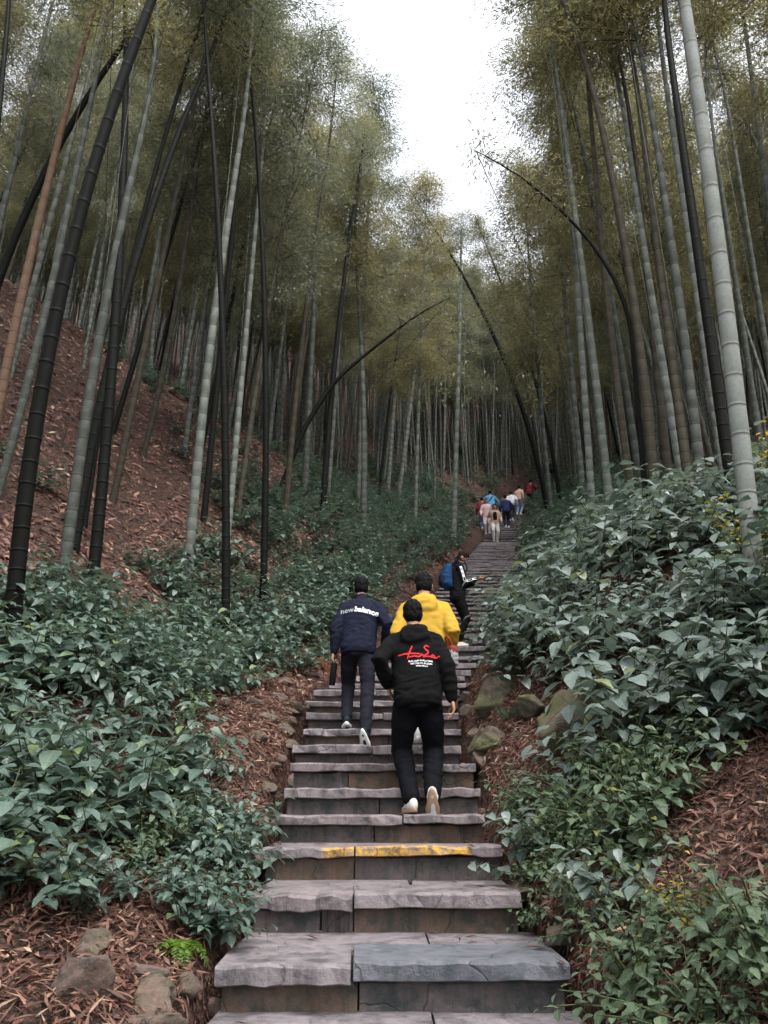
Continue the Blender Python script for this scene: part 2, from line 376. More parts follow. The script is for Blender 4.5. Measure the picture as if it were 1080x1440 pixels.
for i in range(len(nos) - 1):
    y0, z0 = nos[i]; y1, z1 = nos[i + 1]; xc = float(XC(y0)); hw = float(HW(y0))
    zprev = nos[i - 1][1] if i else z0 - RISE
    near = i < 9; th = (.085 if i < 3 else .07) + rnd.uniform(-.008, .008)
    if y0 > 14: th = rnd.uniform(.042, .06)
    xl = xc - hw + rnd.uniform(-.04, .04); xr = xc + hw + rnd.uniform(-.04, .04)
    sp_ = xl + (xr - xl) * (rnd.uniform(.36, .64))
    if i == 1: sp_ = unproj(495, 1355, y0).x; xl = unproj(304, 1355, y0).x; xr = unproj(803, 1355, y0).x
    if i == 2: sp_ = unproj(497, 1257, y0).x
    if i == 3: sp_ = unproj(499, 1192, y0).x
    if i == 0: sp_ = xl + (xr - xl) * .63
    n = 14 if near else (7 if y0 < 16 else 4)
    jit = .014 if y0 < 20 else .012
    yb = y1 + .10; gap = .006
    cuts = [xl, sp_, xr] if y0 < 30 else [xl, xr]
    rows = [(y0, yb)]
    deep = y1 - y0 > .6
    if deep: rows = [(y0, y0 + (y1 - y0) * .55)]
    for k in range(len(cuts) - 1):
        mt = M['slab_paint'] if i == 3 else (M['slab_blue'] if (i == 1 and k == 1) else M['slab'])
        dz = rnd.uniform(-.008, .008) if i > 3 else (0.006 if k else -.004)
        stair_piece('tread_slab', cuts[k] + (gap if k else 0), cuts[k + 1] - gap, rows[0][0] + rnd.uniform(-.012, .012), rows[0][1] - (.006 if deep else 0), z0 + dz, th, n, jit, i * 10 + k, mt, .035)
    if deep:
        bs = xl + (xr - xl) * (.62 if i == 1 else .60)
        for k, (a, b_) in enumerate(((xl, bs - gap), (bs + gap, xr))):
            stair_piece('tread_slab', a, b_, rows[0][1] + .006, yb, z0 - .004 - .004 * k, th - .01, 7, .006, i * 10 + 5 + k, M['slab'])
    # riser stones under the nosing
    zt = z0 - th + .004; hr = zt - zprev + .03
    rc = [xl + .02, sp_ + rnd.uniform(-.03, .03), xr - .02] if i < 4 else [xl + .02, xl + (xr - xl) * rnd.uniform(.3, .7), xr - .02]
    if i == 2: rc = [xl + .02, xl + (sp_ - xl) * .68, sp_, xr - .02]
    if y0 > 30: rc = [xl + .02, xr - .02]
    for k in range(len(rc) - 1):
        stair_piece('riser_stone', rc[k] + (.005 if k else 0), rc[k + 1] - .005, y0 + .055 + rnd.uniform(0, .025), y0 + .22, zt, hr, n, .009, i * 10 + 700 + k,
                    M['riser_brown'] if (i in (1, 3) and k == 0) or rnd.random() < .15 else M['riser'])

# ------------------------------------------------------------------ bamboo
def tube(pts, rad, sides, uvv=None):
    pts = np.asarray(pts, float); n = len(pts)
    T = np.gradient(pts, axis=0); T /= np.linalg.norm(T, axis=1)[:, None] + 1e-9
    ref = np.array([1.0, 0, 0]) if abs(T[0][0]) < .9 else np.array([0, 1.0, 0])
    A_ = np.cross(T, ref); A_ /= np.linalg.norm(A_, axis=1)[:, None]; B_ = np.cross(T, A_)
    ang = np.linspace(0, 2 * np.pi, sides, endpoint=False)
    V = pts[:, None, :] + (A_[:, None, :] * np.cos(ang)[None, :, None] + B_[:, None, :] * np.sin(ang)[None, :, None]) * np.asarray(rad)[:, None, None]
    V = V.reshape(-1, 3); i = np.arange(n * sides).reshape(n, sides)
    F = np.stack([i[:-1], np.roll(i, -1, 1)[:-1], np.roll(i, -1, 1)[1:], i[1:]], -1).reshape(-1, 4)
    uv = None
    if uvv is not None: uv = np.stack([np.tile(ang / 6.283, n), np.repeat(uvv, sides)], -1)
    return V, F, uv
def culm_geom(curve, L, r0, sides, inter=.30, seed=0):
    """curve(t) -> xyz for t in 0..1; ridged nodes every ~inter metres"""
    r = np.random.default_rng(seed); s = 0.0; ts = []; rr = []; vv = []; k = 0
    while s < L:
        t = s / L; step = inter * (.55 + .75 * min(1, t * 3)) * r.uniform(.92, 1.08) if t < .7 else inter * 1.3
        rad = r0 * (1 - .35 * t - .60 * t ** 2.2) + .004
        for f, m in ((0.0, 1.06), (.02, 1.0), (.10, .985), (.90, .975), (.98, .985)):
            ts.append(min(1, (s + step * f) / L)); rr.append(rad * m); vv.append(k + f + (.0 if f else .001))
        s += step; k += 1
    pts = np.array([curve(t) for t in ts])
    return tube(pts, rr, sides, np.array(vv))
def diamonds(C, D, N, ln, wd):
    """leaf quads: centre-base C, direction D, normal N"""
    S = np.cross(D, N); S /= np.linalg.norm(S, axis=1)[:, None] + 1e-9
    ln = ln[:, None]; wd = wd[:, None]
    V = np.stack([C, C + D * ln * .45 + S * wd * .5 , C + D * ln - N * ln * .12, C + D * ln * .45 - S * wd * .5], 1).reshape(-1, 3)
    F = np.arange(len(C) * 4).reshape(-1, 4)
    return V, F
def crown_geom(Lc, seed, rad=1.6, nbr=58, sprays=9, per=40, leaf=.10):
    r = np.random.default_rng(seed); Cs = []; Ds = []; tw = []
    for b in range(nbr):
        t = (b + r.random()) / nbr; az = r.uniform(0, 6.283)
        bl = rad * (.55 + .65 * np.sin(np.pi * min(1, .18 + t * .82)) ) * r.uniform(.6, 1.2) * (1 - .45 * t)
        up = r.uniform(.25, .75); base = np.array([0, 0, t * Lc])
        d = np.array([np.cos(az), np.sin(az), up]); d /= np.linalg.norm(d)
        q = np.linspace(0, 1, 5)[:, None]
        pts = base + d * q * bl + np.array([0, 0, -.55]) * q ** 2 * bl
        tw.append((pts, np.linspace(.011, .003, 5)))
        for k in range(sprays):
            f = .15 + .85 * (k + r.random()) / sprays
            c = base + d * f * bl + np.array([0, 0, -.55]) * f * f * bl
            m = int(per * r.uniform(.5, 1.4))
            off = r.normal(0, 1, (m, 3)) * np.array([.17, .17, .12])
            Cs.append(c + off)
            dd = off * 2.2 + d * .35 + r.normal(0, .35, (m, 3)) + np.array([0, 0, -.45]); Ds.append(dd)
    C = np.concatenate(Cs); D = np.concatenate(Ds); D /= np.linalg.norm(D, axis=1)[:, None] + 1e-9
    N = r.normal(0, .55, C.shape) + np.array([0, 0, 1.0]); N -= D * (N * D).sum(1)[:, None]; N /= np.linalg.norm(N, axis=1)[:, None] + 1e-9
    V, F = diamonds(C, D, N, leaf * r.uniform(.7, 1.3, len(C)), .021 * r.uniform(.7, 1.25, len(C)))
    at = r.random(len(C)) * .75 + .25 * np.repeat(r.random(len(Cs)), [len(c) for c in Cs])
    TV = []; TF = []; o = len(V); nt_ = 0
    for pts, rd in tw:
        v, f, _ = tube(pts, rd, 3); TV.append(v); TF.append(f + o); o += len(v); nt_ += len(f)
    V = np.concatenate([V] + TV); F2 = np.concatenate([F] + TF)
    return V, F2, np.concatenate([at, np.zeros(nt_)]), np.concatenate([np.zeros(len(F)), np.ones(nt_)])
CROWN_L = 8.0
CROWNS = {'can_olive': [], 'can_grey': []}
for k in range(4):
    for mn in CROWNS:
        V, F, at, mi = crown_geom(CROWN_L, 100 + k + (50 if mn == 'can_grey' else 0))
        CROWNS[mn].append(new_mesh('crown', V, F, [M[mn], M['twig']], False, None, at, mi))

CROWNS_LIGHT = {}
for mn in CROWNS:
    CROWNS_LIGHT[mn] = []
    for k in range(3):
        V, F, at, mi = crown_geom(CROWN_L, 170 + k + (50 if mn == 'can_grey' else 0), nbr=26, sprays=8, per=36)
        CROWNS_LIGHT[mn].append(new_mesh('crown', V, F, [M[mn], M['twig']], False, None, at, mi))
def add_crown(root, p0, p1, mesh, rz, sc):
    o = link('crown', mesh, root)
    z = (p1 - p0); L = z.length; q = z.to_track_quat('Z', 'Y')
    o.rotation_mode = 'QUATERNION'; from mathutils import Quaternion
    o.rotation_quaternion = q @ Quaternion((0, 0, 1), rz)
    o.location = p0; o.scale = (sc, sc, L / CROWN_L)
    return o

def fg_bamboo(pts_px, wpx, mat, label, group=None, L=None, crown='can_grey', base_known=True, cstart=.36, csc=1.0, ybase=None, name='bamboo'):
    (bx, by) = pts_px[0]
    if ybase is None: b, zc = pix_ground(bx, by)
    else: 
        b = unproj(bx, by, ybase); zc = proj(b)[2]; b.z = Hs(b.x, b.y)
    cap = (.15 if wpx >= 13 else (.115 if bx < 380 else (.165 if bx < 540 else (.23 if bx < 800 else .13)))) * FPX / wpx
    if ybase is None and b.y > cap:
        b = unproj(bx, by, cap); b.z = Hs(b.x, b.y); zc = proj(b)[2]
    r0 = min(.095, max(.032, wpx * zc / FPX / 2))
    P3 = [unproj(x, y, b.y) for x, y in pts_px]; P3[0] = b
    zz = np.array([p.z - b.z for p in P3]); xx = np.array([p.x - b.x for p in P3])
    hmax = zz.max(); Ht = L if L else max(rnd.uniform(12.5, 15.5), hmax + 3.0)
    deg = 2 if len(pts_px) >= 4 else 1
    w = np.ones(len(zz)); w[0] = 6
    co = np.polyfit(zz, xx, deg, w=w); co[-1] = 0
    dco = np.polyder(co); xm = np.polyval(co, hmax); sm = np.polyval(dco, hmax)
    arch = rnd.uniform(-.6, .6); ylean = rnd.uniform(-.05, .05)
    def curve(t):
        z = Ht * t
        x = np.polyval(co, z) if z <= hmax else xm + sm * (z - hmax)
        tt = max(0, t - .6) / .4
        return np.array([x + arch * tt * tt, ylean * z + .25 * arch * tt * tt, z - .45 * tt * tt])
    root = empty(name, b - Vector((0, 0, .06)))
    V, F, uv = culm_geom(curve, Ht, r0, 10, rnd.uniform(.27, .36), int(bx) + 777)
    link('culm', new_mesh('culm', V, F, [M[mat]], True, uv), root)
    if crown:
        p0 = Vector(curve(cstart)); p1 = Vector(curve(1.0))
        add_crown(root, p0, p1, rnd.choice((CROWNS_LIGHT if cstart > .6 else CROWNS)[crown]), rnd.uniform(0, 6.28), csc * rnd.uniform(.9, 1.15))
    tag(root, label, 'bamboo', group)
    return root
GL = 'slender dark bamboos on the left bank'; GP = 'pale bamboos on the left hillside'; GR = 'bamboos along the right bank'
LD = 'slender dark, nearly black silhouetted bamboo culm leaning on the left bank'
LP = 'pale grey-green ringed bamboo culm on the left leaf-strewn hillside'
LB = 'brownish olive bamboo culm on the left hillside'
RP = 'pale grey ringed bamboo culm in the dense stand right of the steps'
RD = 'dark grey-brown ringed bamboo culm in the dense stand right of the steps'
fg = [
 ([(133,800),(155,528),(167,333),(169,167),(173,0)], 17, 'culm_dark', 'tall straight black silhouetted bamboo culm on the left bank beside a leaning thick one', None),
 ([(36,790),(72,555),(105,361),(150,230),(200,100)], 24, 'culm_dark', 'thickest black silhouetted bamboo culm on the left bank, leaning to the right', None),
 ([(92,789),(119,583),(139,472),(161,333),(178,261)], 17, 'culm_grey', LP, GP),
 ([(104,778),(144,528),(178,389),(205,278),(239,167),(272,94)], 14, 'culm_dark', LD, GL),
 ([(118,740),(158,500),(190,370),(220,270),(262,120)], 9, 'culm_dark', LD, GL),
 ([(158,610),(211,422),(244,317)], 8, 'culm_dark', LD, GL),
 ([(-40,520),(33,333),(83,222),(161,111)], 13, 'culm_dark', LD, GL),
 ([(2,545),(28,416),(72,250),(105,111),(128,28)], 14, 'culm_red', 'reddish brown dying bamboo culm on the left hillside', None),
 ([(-5,700),(33,555),(61,433),(90,300)], 12, 'culm_grey', LP, GP),
 ([(14,525),(39,416),(83,267)], 9, 'culm_pale', LP, GP),
 ([(267,778),(278,639),(292,528),(305,417),(317,333)], 14, 'culm_pale', 'pale blue-grey bamboo culm with dark bands rising from the left shrubs', None),
 ([(325,795),(319,555),(305,333),(297,139),(283,0)], 12, 'culm_dark', 'long thin black silhouetted bamboo culm bowing left beside the pale banded one', None),
 ([(373,785),(378,555),(372,389),(361,222),(344,0)], 10, 'culm_dark', LD, GL),
 ([(400,744),(417,555),(430,444),(444,344)], 9, 'culm_brown', LB, 'brownish bamboos on the left hillside'),
 ([(453,728),(467,555),(483,389),(500,272)], 9, 'culm_dark', LD, GL),
 ([(511,744),(511,528),(503,417),(498,333)], 9, 'culm_grey', LP, GP),
 ([(428,700),(436,555),(440,450)], 9, 'culm_grey', LP, GP),
 ([(289,700),(311,500),(325,380)], 9, 'culm_dark', LD, GL),
 ([(328,640),(339,500),(347,433)], 9, 'culm_pale', LP, GP),
 ([(161,683),(189,555),(214,417)], 10, 'culm_brown', LB, 'brownish bamboos on the left hillside'),
 ([(200,644),(222,555),(244,472),(258,389)], 8, 'culm_brown', LB, 'brownish bamboos on the left hillside'),
 ([(-55,700),(-5,250),(6,0)], 13, 'culm_dark', LD, GL),
 ([(-30,420),(5,222),(44,105)], 10, 'culm_grey', LP, GP),
 ([(775,742),(745,600),(700,480),(650,380),(608,310)], 10, 'culm_dark', 'dark bamboo culm leaning left across the upper stairs', None),
 ([(790,720),(760,575),(730,465),(705,405),(685,365)], 8, 'culm_dark', 'thin dark bamboo culm leaning left behind the one over the stairs', None),
 ([(635,695),(640,600),(647,510)], 10, 'culm_pale', 'pale bamboo culms at the head of the gully', 'pale bamboos at the head of the gully'),
 ([(560,698),(575,590),(587,490)], 8, 'culm_pale', 'pale bamboo culms at the head of the gully', 'pale bamboos at the head of the gully'),
 ([(545,690),(557,525)], 8, 'culm_pale', 'pale bamboo culms at the head of the gully', 'pale bamboos at the head of the gully'),
 ([(1046,735),(1035,600),(1020,450),(1002,300),(982,150),(957,0)], 27, 'culm_white', 'thick whitish bamboo culm with bold rings at the right edge', None),
 ([(1024,655),(1005,500),(985,350),(965,200),(940,0)], 17, 'culm_dark', 'dark purplish bamboo culm beside the thick whitish one', None),
 ([(918,700),(910,625),(892,450),(870,300),(840,150),(795,0)], 15, 'culm_brown', RD, GR + ' dark'),
 ([(985,685),(970,525),(950,400),(930,275),(915,160)], 15, 'culm_grey', RP, GR),
 ([(970,690),(955,500),(925,325),(910,150),(900,50)], 15, 'culm_brown', RD, GR + ' dark'),
 ([(1000,560),(965,250),(910,90)], 12, 'culm_pale', RP, GR),
 ([(958,650),(935,490),(910,360),(892,200)], 12, 'culm_pale', RP, GR),
 ([(858,715),(840,575),(825,450),(812,360)], 12, 'culm_pale', RP, GR),
 ([(832,718),(820,550),(815,440)], 10, 'culm_pale', RP, GR),
 ([(815,640),(805,525),(785,390)], 8, 'culm_grey', RP, GR),
 ([(888,680),(865,550),(850,425),(835,300)], 11, 'culm_brown', RD, GR + ' dark'),
 ([(940,690),(925,560),(912,430)], 13, 'culm_brown', RD, GR + ' dark'),
 ([(1110,600),(1077,250),(1065,125),(1045,0)], 13, 'culm_grey', RP, GR),
 ([(1062,590),(1040,450),(1030,400)], 9, 'culm_pale', RP, GR),
 ([(1085,560),(1070,470),(1050,360)], 9, 'culm_grey', RP, GR),
 ([(1015,415),(1040,300),(1055,260)], 6, 'culm_dark', RD, GR + ' dark'),
]
for e in fg:
    px = e[0][0][0]
    fg_bamboo(e[0], e[1], e[2], e[3], e[4], crown='can_olive' if (px > 760 or rnd.random() < .35) else 'can_grey', cstart=.74 if e[1] >= 9 else .45)

ARCH_CROWN = {}
for mn in CROWNS:
    V, F, at, mi = crown_geom(2.4, 333, rad=.75, nbr=16, sprays=5, per=16)
    ARCH_CROWN[mn] = new_mesh('crown', V, F, [M[mn], M['twig']], False, None, at, mi)
# the bowed culms that arch over the gully
def arch_bamboo(pts_px, Y, wpx, mat, label, crown='can_olive'):
    P3 = [unproj(x, y, Y) for x, y in pts_px]; b = P3[0].copy(); b.z = Hs(b.x, b.y) - .05; P3[0] = b
    pts = np.array([p - b for p in P3]); s = np.concatenate([[0], np.cumsum(np.linalg.norm(np.diff(pts, axis=0), axis=1))]); L = s[-1]
    from numpy import interp
    def cm(t):
        # smooth the polyline a little
        tt = np.clip(np.array([t - .05, t, t + .05]), 0, 1) * L
        return np.array([np.mean(interp(tt, s, pts[:, k])) for k in range(3)])
    root = empty('bamboo', b)
    zc = proj(b)[2]
    V, F, uv = culm_geom(cm, L, max(.025, wpx * zc / FPX / 2), 8, .3, 5)
    link('culm', new_mesh('culm', V, F, [M[mat]], True, uv), root)
    add_crown(root, Vector(cm(.72)), Vector(cm(1.0)) + Vector((0, 0, .3)), ARCH_CROWN[crown], 1.0, 1.0).scale = (1, 1, 1)
    tag(root, label, 'bamboo')
bg_ = pix_ground(905, 690)[0]
arch_bamboo([(905,690),(893,520),(885,435),(850,365),(810,315),(755,265),(705,230),(660,208)], 11.5, 9, 'culm_dark', 'dark bamboo bowed far over to the left above the gully')
bg_ = pix_ground(389, 700)[0]
arch_bamboo([(389,700),(428,600),(472,533),(533,483),(590,440),(640,415)], bg_.y, 8, 'culm_dark', 'thin dark bamboo bent low to the right above the left shrubs', 'can_grey')

# scattered stand behind: shared prototypes
PROTO = []
for k in range(6):
    a = rng.uniform(-.9, .9); b_ = rng.uniform(0, 6.28)
    def curve(t, a=a, b_=b_):
        s = a * t ** 2.2
        return np.array([s * math.cos(b_), s * math.sin(b_), 13.5 * t - .3 * max(0, t - .6) ** 2])
    V, F, uv = culm_geom(curve, 13.5, .058, 8, rng.uniform(.28, .38), 300 + k)
    PROTO.append((V, F, uv, Vector(curve(.38)), Vector(curve(1.0))))
CULM_MESH = {}
def culm_mesh(k, mat):
    if (k, mat) not in CULM_MESH:
        V, F, uv, _, _ = PROTO[k]; CULM_MESH[(k, mat)] = new_mesh('culm', V, F, [M[mat]], True, uv)
    return CULM_MESH[(k, mat)]
placed = [(o.location.x, o.location.y) for o in COL.objects if o.name.startswith('bamboo')]
def visible_ok(x, y): 
    d = x - float(XC(y)); hw = float(HW(y))
    if y < 48 and -hw - (2.6 if y < 16 else 1.5) < d < hw + (1.6 if y < 16 else 1.0): return False
    if y < 12 and (x > -3.6 - (12 - y) * .25 if d < 0 else x < 3.8): return False
    if y < (15 if x < 0 else 13.5) and abs(x) < 1.5 + .6 * y: return False
    return True
labels_bg = {('L', 'culm_pale'): LP, ('L', 'culm_grey'): LP, ('L', 'culm_dark'): LD, ('L', 'culm_brown'): LB,
             ('R', 'culm_pale'): RP, ('R', 'culm_grey'): RP, ('R', 'culm_dark'): RD, ('R', 'culm_brown'): RD}
groups_bg = {LP: GP, LD: GL, LB: 'brownish bamboos on the left hillside', RP: GR, RD: GR + ' dark'}
def zone(y):
    return ', level with the backpack man' if y < 17 else (', below the far walkers' if y < 31 else (', level with the far walkers' if y < 42 else ', uphill of the far walkers'))
cnt = 0; tries = 0
FORCED = [(-3.0, 15.4, .07), (-2.4, 17.5, .05), (-4.2, 16.6, .10), (4.9, 14.2, .03), (5.2, 17.5, .02), (-1.6, 19.5, .0), (-.8, 23.0, .02), (6.6, 22.5, .03)]
while cnt < 258 and tries < 20000:
    tries += 1
    y = rnd.uniform(6.5, 50); x = rnd.uniform(-26, 30); force = None
    if FORCED: x, y, force = FORCED.pop()
    if abs(x) > 5 + y * .62: continue
    if force is None and not visible_ok(x, y): continue
    if any((x - a) ** 2 + (y - b_) ** 2 < .62 for a, b_ in placed): continue
    placed.append((x, y)); cnt += 1
    side = 'L' if x < float(XC(y)) else 'R'
    mat = rnd.choices(['culm_pale', 'culm_grey', 'culm_dark', 'culm_brown'], [3, 4, 2, 2] if side == 'L' else [3, 4, 1, 4])[0]
    k = rnd.randrange(6); sc = rnd.uniform(.85, 1.2)
    root = empty('bamboo', (x, y, Hs(x, y) - .06)); root.scale = (sc, sc, sc)
    lean = rnd.gauss(.035, .05); ld = (1 if side == 'L' else -1) * (lean if force is None else force)
    root.rotation_euler = (rnd.gauss(0, .04), ld, rnd.uniform(-.5, .5))
    link('culm', culm_mesh(k, mat), root)
    cr = 'can_olive' if rnd.random() < (.75 if side == 'R' else .42) else 'can_grey'
    add_crown(root, PROTO[k][3], PROTO[k][4], rnd.choice(CROWNS[cr]), rnd.uniform(0, 6.28), rnd.uniform(.9, 1.25))
    lb = labels_bg[(side, mat)]; zn = zone(y); tag(root, lb.replace(' in the dense stand', '').replace(' leaf-strewn', '').replace(' ringed', '').replace(' nearly', '') + zn, 'bamboo', groups_bg[lb] + zn)
# far thicket, one mass
def far_thicket():
    r = np.random.default_rng(55); Vs = []; Fs = []; uvs = []; o = 0; n = 0; Cc = []
    while n < 1700:
        y = 30 + 55 * r.random() ** 1.2; x = r.uniform(-48, 56)
        if abs(x) > 6 + y * .6: continue
        d = x - float(XC(y))
        if y < 49 and -2.6 < d < 1.9: continue
        if y < 34 and abs(d) < 6: continue
        n += 1; h = r.uniform(11, 15); lx, ly = r.normal(0, .05, 2); bz = Hs(x, y)
        t = np.linspace(0, 1, 9)
        pts = np.stack([x + lx * h * t + r.normal(0, .4) * t ** 3, y + ly * h * t, bz - .1 + h * t], -1)
        v, f, uv = tube(pts, .055 * (1 - .8 * t) * r.uniform(.75, 1.2), 5, t * 38 + .001); Vs.append(v); Fs.append(f + o); uvs.append(uv); o += len(v)
        Cc.append((x, y, bz, h, lx, ly))
    k = 0
    while k < 520:
        y = r.uniform(46, 64); d = r.normal(0, 7); x = float(XC(y)) + d
        if y < 51 and abs(d) < 1.6: continue
        k += 1; h = r.uniform(11, 15); lx, ly = r.normal(0, .03, 2); bz = Hs(x, y); t = np.linspace(0, 1, 7)
        pts = np.stack([x + lx * h * t, y + ly * h * t, bz - .1 + h * t], -1); v, f, uv = tube(pts, .06 * (1 - .7 * t) * r.uniform(.75, 1.2), 5, t * 38 + .001); Vs.append(v); Fs.append(f + o); uvs.append(uv); o += len(v)
    st = link('bamboo_thicket', new_mesh('bamboo_thicket', np.concatenate(Vs), np.concatenate(Fs), [M['culm_grey']], True, np.concatenate(uvs)))
    tag(st, 'dense far-off stand of grey bamboo stems on the upper slope', 'bamboo thicket', kind='stuff')
    C = []; D = []
    for x, y, bz, h, lx, ly in Cc:
        m = 300; t = r.uniform(.42, 1, m)
        rr = np.abs(r.normal(0, .75, m)) * (1.3 - .6 * t); a = r.uniform(0, 6.283, m)
        C.append(np.stack([x + lx * h * t + rr * np.cos(a), y + ly * h * t + rr * np.sin(a), bz + h * t], -1)); D.append(r.normal(0, 1, (m, 3)) + np.array([0, 0, -.4]))
    C = np.concatenate(C); D = np.concatenate(D); D /= np.linalg.norm(D, axis=1)[:, None]
    N = r.normal(0, .6, C.shape) + np.array([0, 0, 1.]); N -= D * (N * D).sum(1)[:, None]; N /= np.linalg.norm(N, axis=1)[:, None]
    V, F = diamonds(C, D, N, .30 * r.uniform(.6, 1.3, len(C)), .085 * r.uniform(.6, 1.3, len(C)))
    tag(link('bamboo_canopy', new_mesh('bamboo_canopy', V, F, [M['can_olive']], False, None, r.random(len(F)))), 'mass of olive bamboo leaves over the upper slope', 'canopy', kind='stuff')
far_thicket()
# unseen bamboo added beside and behind the viewpoint to shade the path
def shade_thicket():
    r = np.random.default_rng(91); Vs = []; Fs = []; uvs = []; o = 0; n = 0; Cc = []
    while n < 95:
        y = r.uniform(-16, 7); x = r.uniform(-15, 15)
        if abs(x) < 2.6 or (y > .5 and abs(x) < 4.2 + .75 * y): continue
        n += 1; h = r.uniform(11, 15); lx, ly = r.normal(0, .04, 2); lx -= .05 * np.sign(x); bz = Hs(x, y); t = np.linspace(0, 1, 12)
        pts = np.stack([x + lx * h * t, y + ly * h * t, bz - .1 + h * t], -1)
        v, f, uv = tube(pts, .06 * (1 - .8 * t), 7, t * 40 + .001); Vs.append(v); Fs.append(f + o); uvs.append(uv); o += len(v); Cc.append((x, y, bz, h, lx, ly))
    tag(link('bamboo_thicket', new_mesh('bamboo_thicket', np.concatenate(Vs), np.concatenate(Fs), [M['culm_grey']], True, np.concatenate(uvs))), 'unseen grey bamboo stems added beside and behind the viewpoint for shade', 'bamboo thicket', kind='stuff')
    C = []; D = []
    for x, y, bz, h, lx, ly in Cc:
        m = 1400; t = r.uniform(.38, 1, m); rr = np.abs(r.normal(0, .9, m)) * (1.35 - .6 * t); a = r.uniform(0, 6.283, m)
        C.append(np.stack([x + lx * h * t + rr * np.cos(a), y + ly * h * t + rr * np.sin(a), bz + h * t], -1)); D.append(r.normal(0, 1, (m, 3)) + np.array([0, 0, -.4]))
    C = np.concatenate(C); D = np.concatenate(D); D /= np.linalg.norm(D, axis=1)[:, None]
    N = r.normal(0, .6, C.shape) + np.array([0, 0, 1.]); N -= D * (N * D).sum(1)[:, None]; N /= np.linalg.norm(N, axis=1)[:, None]
    V, F = diamonds(C, D, N, .20 * r.uniform(.6, 1.3, len(C)), .05 * r.uniform(.6, 1.3, len(C)))
    tag(link('bamboo_canopy', new_mesh('bamboo_canopy', V, F, [M['can_grey']], False, None, r.random(len(F)))), 'unseen bamboo leaf canopy added around the viewpoint to darken the ground', 'canopy', kind='stuff')
shade_thicket()

#@PLANTS
# ------------------------------------------------------------------ undergrowth
def leaf_template(nl=5, fold=.16, droop=.28, wmax=.60, tip=1.0, seed=0):
    r = np.random.default_rng(seed)
    V = []; U = []
    for j in range(nl + 1):
        s = j / nl
        w = wmax * .5 * (math.sin(math.pi * min(1, s ** .72)) ** .85) if 0 < s < 1 else .012
        y = s; z = -droop * s * s + r.normal(0, .012)
        V += [(-w, y - .03 * w, z + fold * w * 2 + r.normal(0, .012)), (0, y, z), (w, y - .03 * w, z + fold * w * 2 + r.normal(0, .012))]
        U += [(.5 - w / wmax, s), (.5, s), (.5 + w / wmax, s)]
    F = []
    for j in range(nl):
        a = 3 * j; F += [(a, a + 1, a + 4, a + 3), (a + 1, a + 2, a + 5, a + 4)]
    return np.array(V), np.array(F), np.array(U)
def nrm(a): return a / (np.linalg.norm(a, axis=-1, keepdims=True) + 1e-9)
KINDS = dict(mid=dict(st=(8, 12), h=(.34, .64), leaf=(.085, .15), pairs=5, mat='shrub', spread=.55),
             big=dict(st=(8, 11), h=(.40, .80), leaf=(.105, .19), pairs=5, mat='shrub_big', spread=.55),
             small=dict(st=(11, 16), h=(.22, .46), leaf=(.045, .085), pairs=6, mat='shrub_small', spread=.6),
             yellow=dict(st=(6, 9), h=(.6, 1.1), leaf=(.06, .10), pairs=8, mat='shrub_yellow', spread=.35))
def shrub_spec(kind, seed):
    k = KINDS[kind]; r = np.random.default_rng(seed); L = []; stems = []
    for s in range(r.integers(*k['st'])):
        az = r.uniform(0, 6.283); ln = abs(r.normal(0, k['spread'])) ; h = r.uniform(*k['h'])
        d = nrm(np.array([math.cos(az) * ln, math.sin(az) * ln, 1.0])); q = np.linspace(0, 1, 4)[:, None]
        base = np.array([r.normal(0, .05), r.normal(0, .05), -.03])
        end = lambda t: base + d * h * t + np.array([math.cos(az), math.sin(az), -.35]) * .12 * t * t
        pts = np.array([end(t) for t in np.linspace(0, 1, 4)]); stems.append(pts)
        a0 = r.uniform(0, 6.283)
        for p in range(k['pairs']):
            t = .35 + .65 * p / (k['pairs'] - 1) * r.uniform(.95, 1.03)
            for sgn in (0, math.pi):
                if r.random() < .10: continue
                aa = a0 + p * 1.75 + sgn + r.normal(0, .3); dr = r.uniform(-.15, .42) if t < .9 else r.uniform(-.2, .3)
                D = np.array([math.cos(aa) * math.cos(dr), math.sin(aa) * math.cos(dr), -math.sin(dr)])
                N = np.array([r.normal(0, .18), r.normal(0, .18), 1.0]) + np.array([math.cos(aa), math.sin(aa), 0]) * math.sin(dr)
                N = nrm(N - D * (N @ D)); sz = r.uniform(*k['leaf']) * (.75 + .3 * math.sin(math.pi * t))
                L.append((end(t) + D * .02, D, N, sz))
    return L, stems
TPL = [leaf_template(5, r_.uniform(.08, .2), r_.uniform(.12, .4), r_.uniform(.60, .76), 1, i) for i, r_ in ((i, random.Random(i + 40)) for i in range(5))]
TPL_LO = [leaf_template(3, .12, .25, .62, 1, 9)]
def leaves_mesh(specs, tpls, r):
    Vs = []; Fs = []; Us = []; at = []; o = 0
    for (C, D, N, s) in specs:
        tv, tf, tu = tpls[r.integers(len(tpls))]; S = np.cross(D, N)
        Vs.append(C + (tv[:, :1] * S + tv[:, 1:2] * D + tv[:, 2:] * N) * s); Fs.append(tf + o); Us.append(tu); o += len(tv)
        at.append(np.full(len(tf), r.random()))
    return np.concatenate(Vs), np.concatenate(Fs), np.concatenate(Us), np.concatenate(at)
def stems_geom(stems, rad=.0045):
    Vs = []; Fs = []; o = 0
    for p in stems:
        v, f, _ = tube(p, np.linspace(rad * 1.3, rad * .6, len(p)), 4); Vs.append(v); Fs.append(f + o); o += len(v)
    return np.concatenate(Vs), np.concatenate(Fs)
SPEC = {}; SH_MESH = {}; ST_MESH = {}; LEAF_OBJ = {}
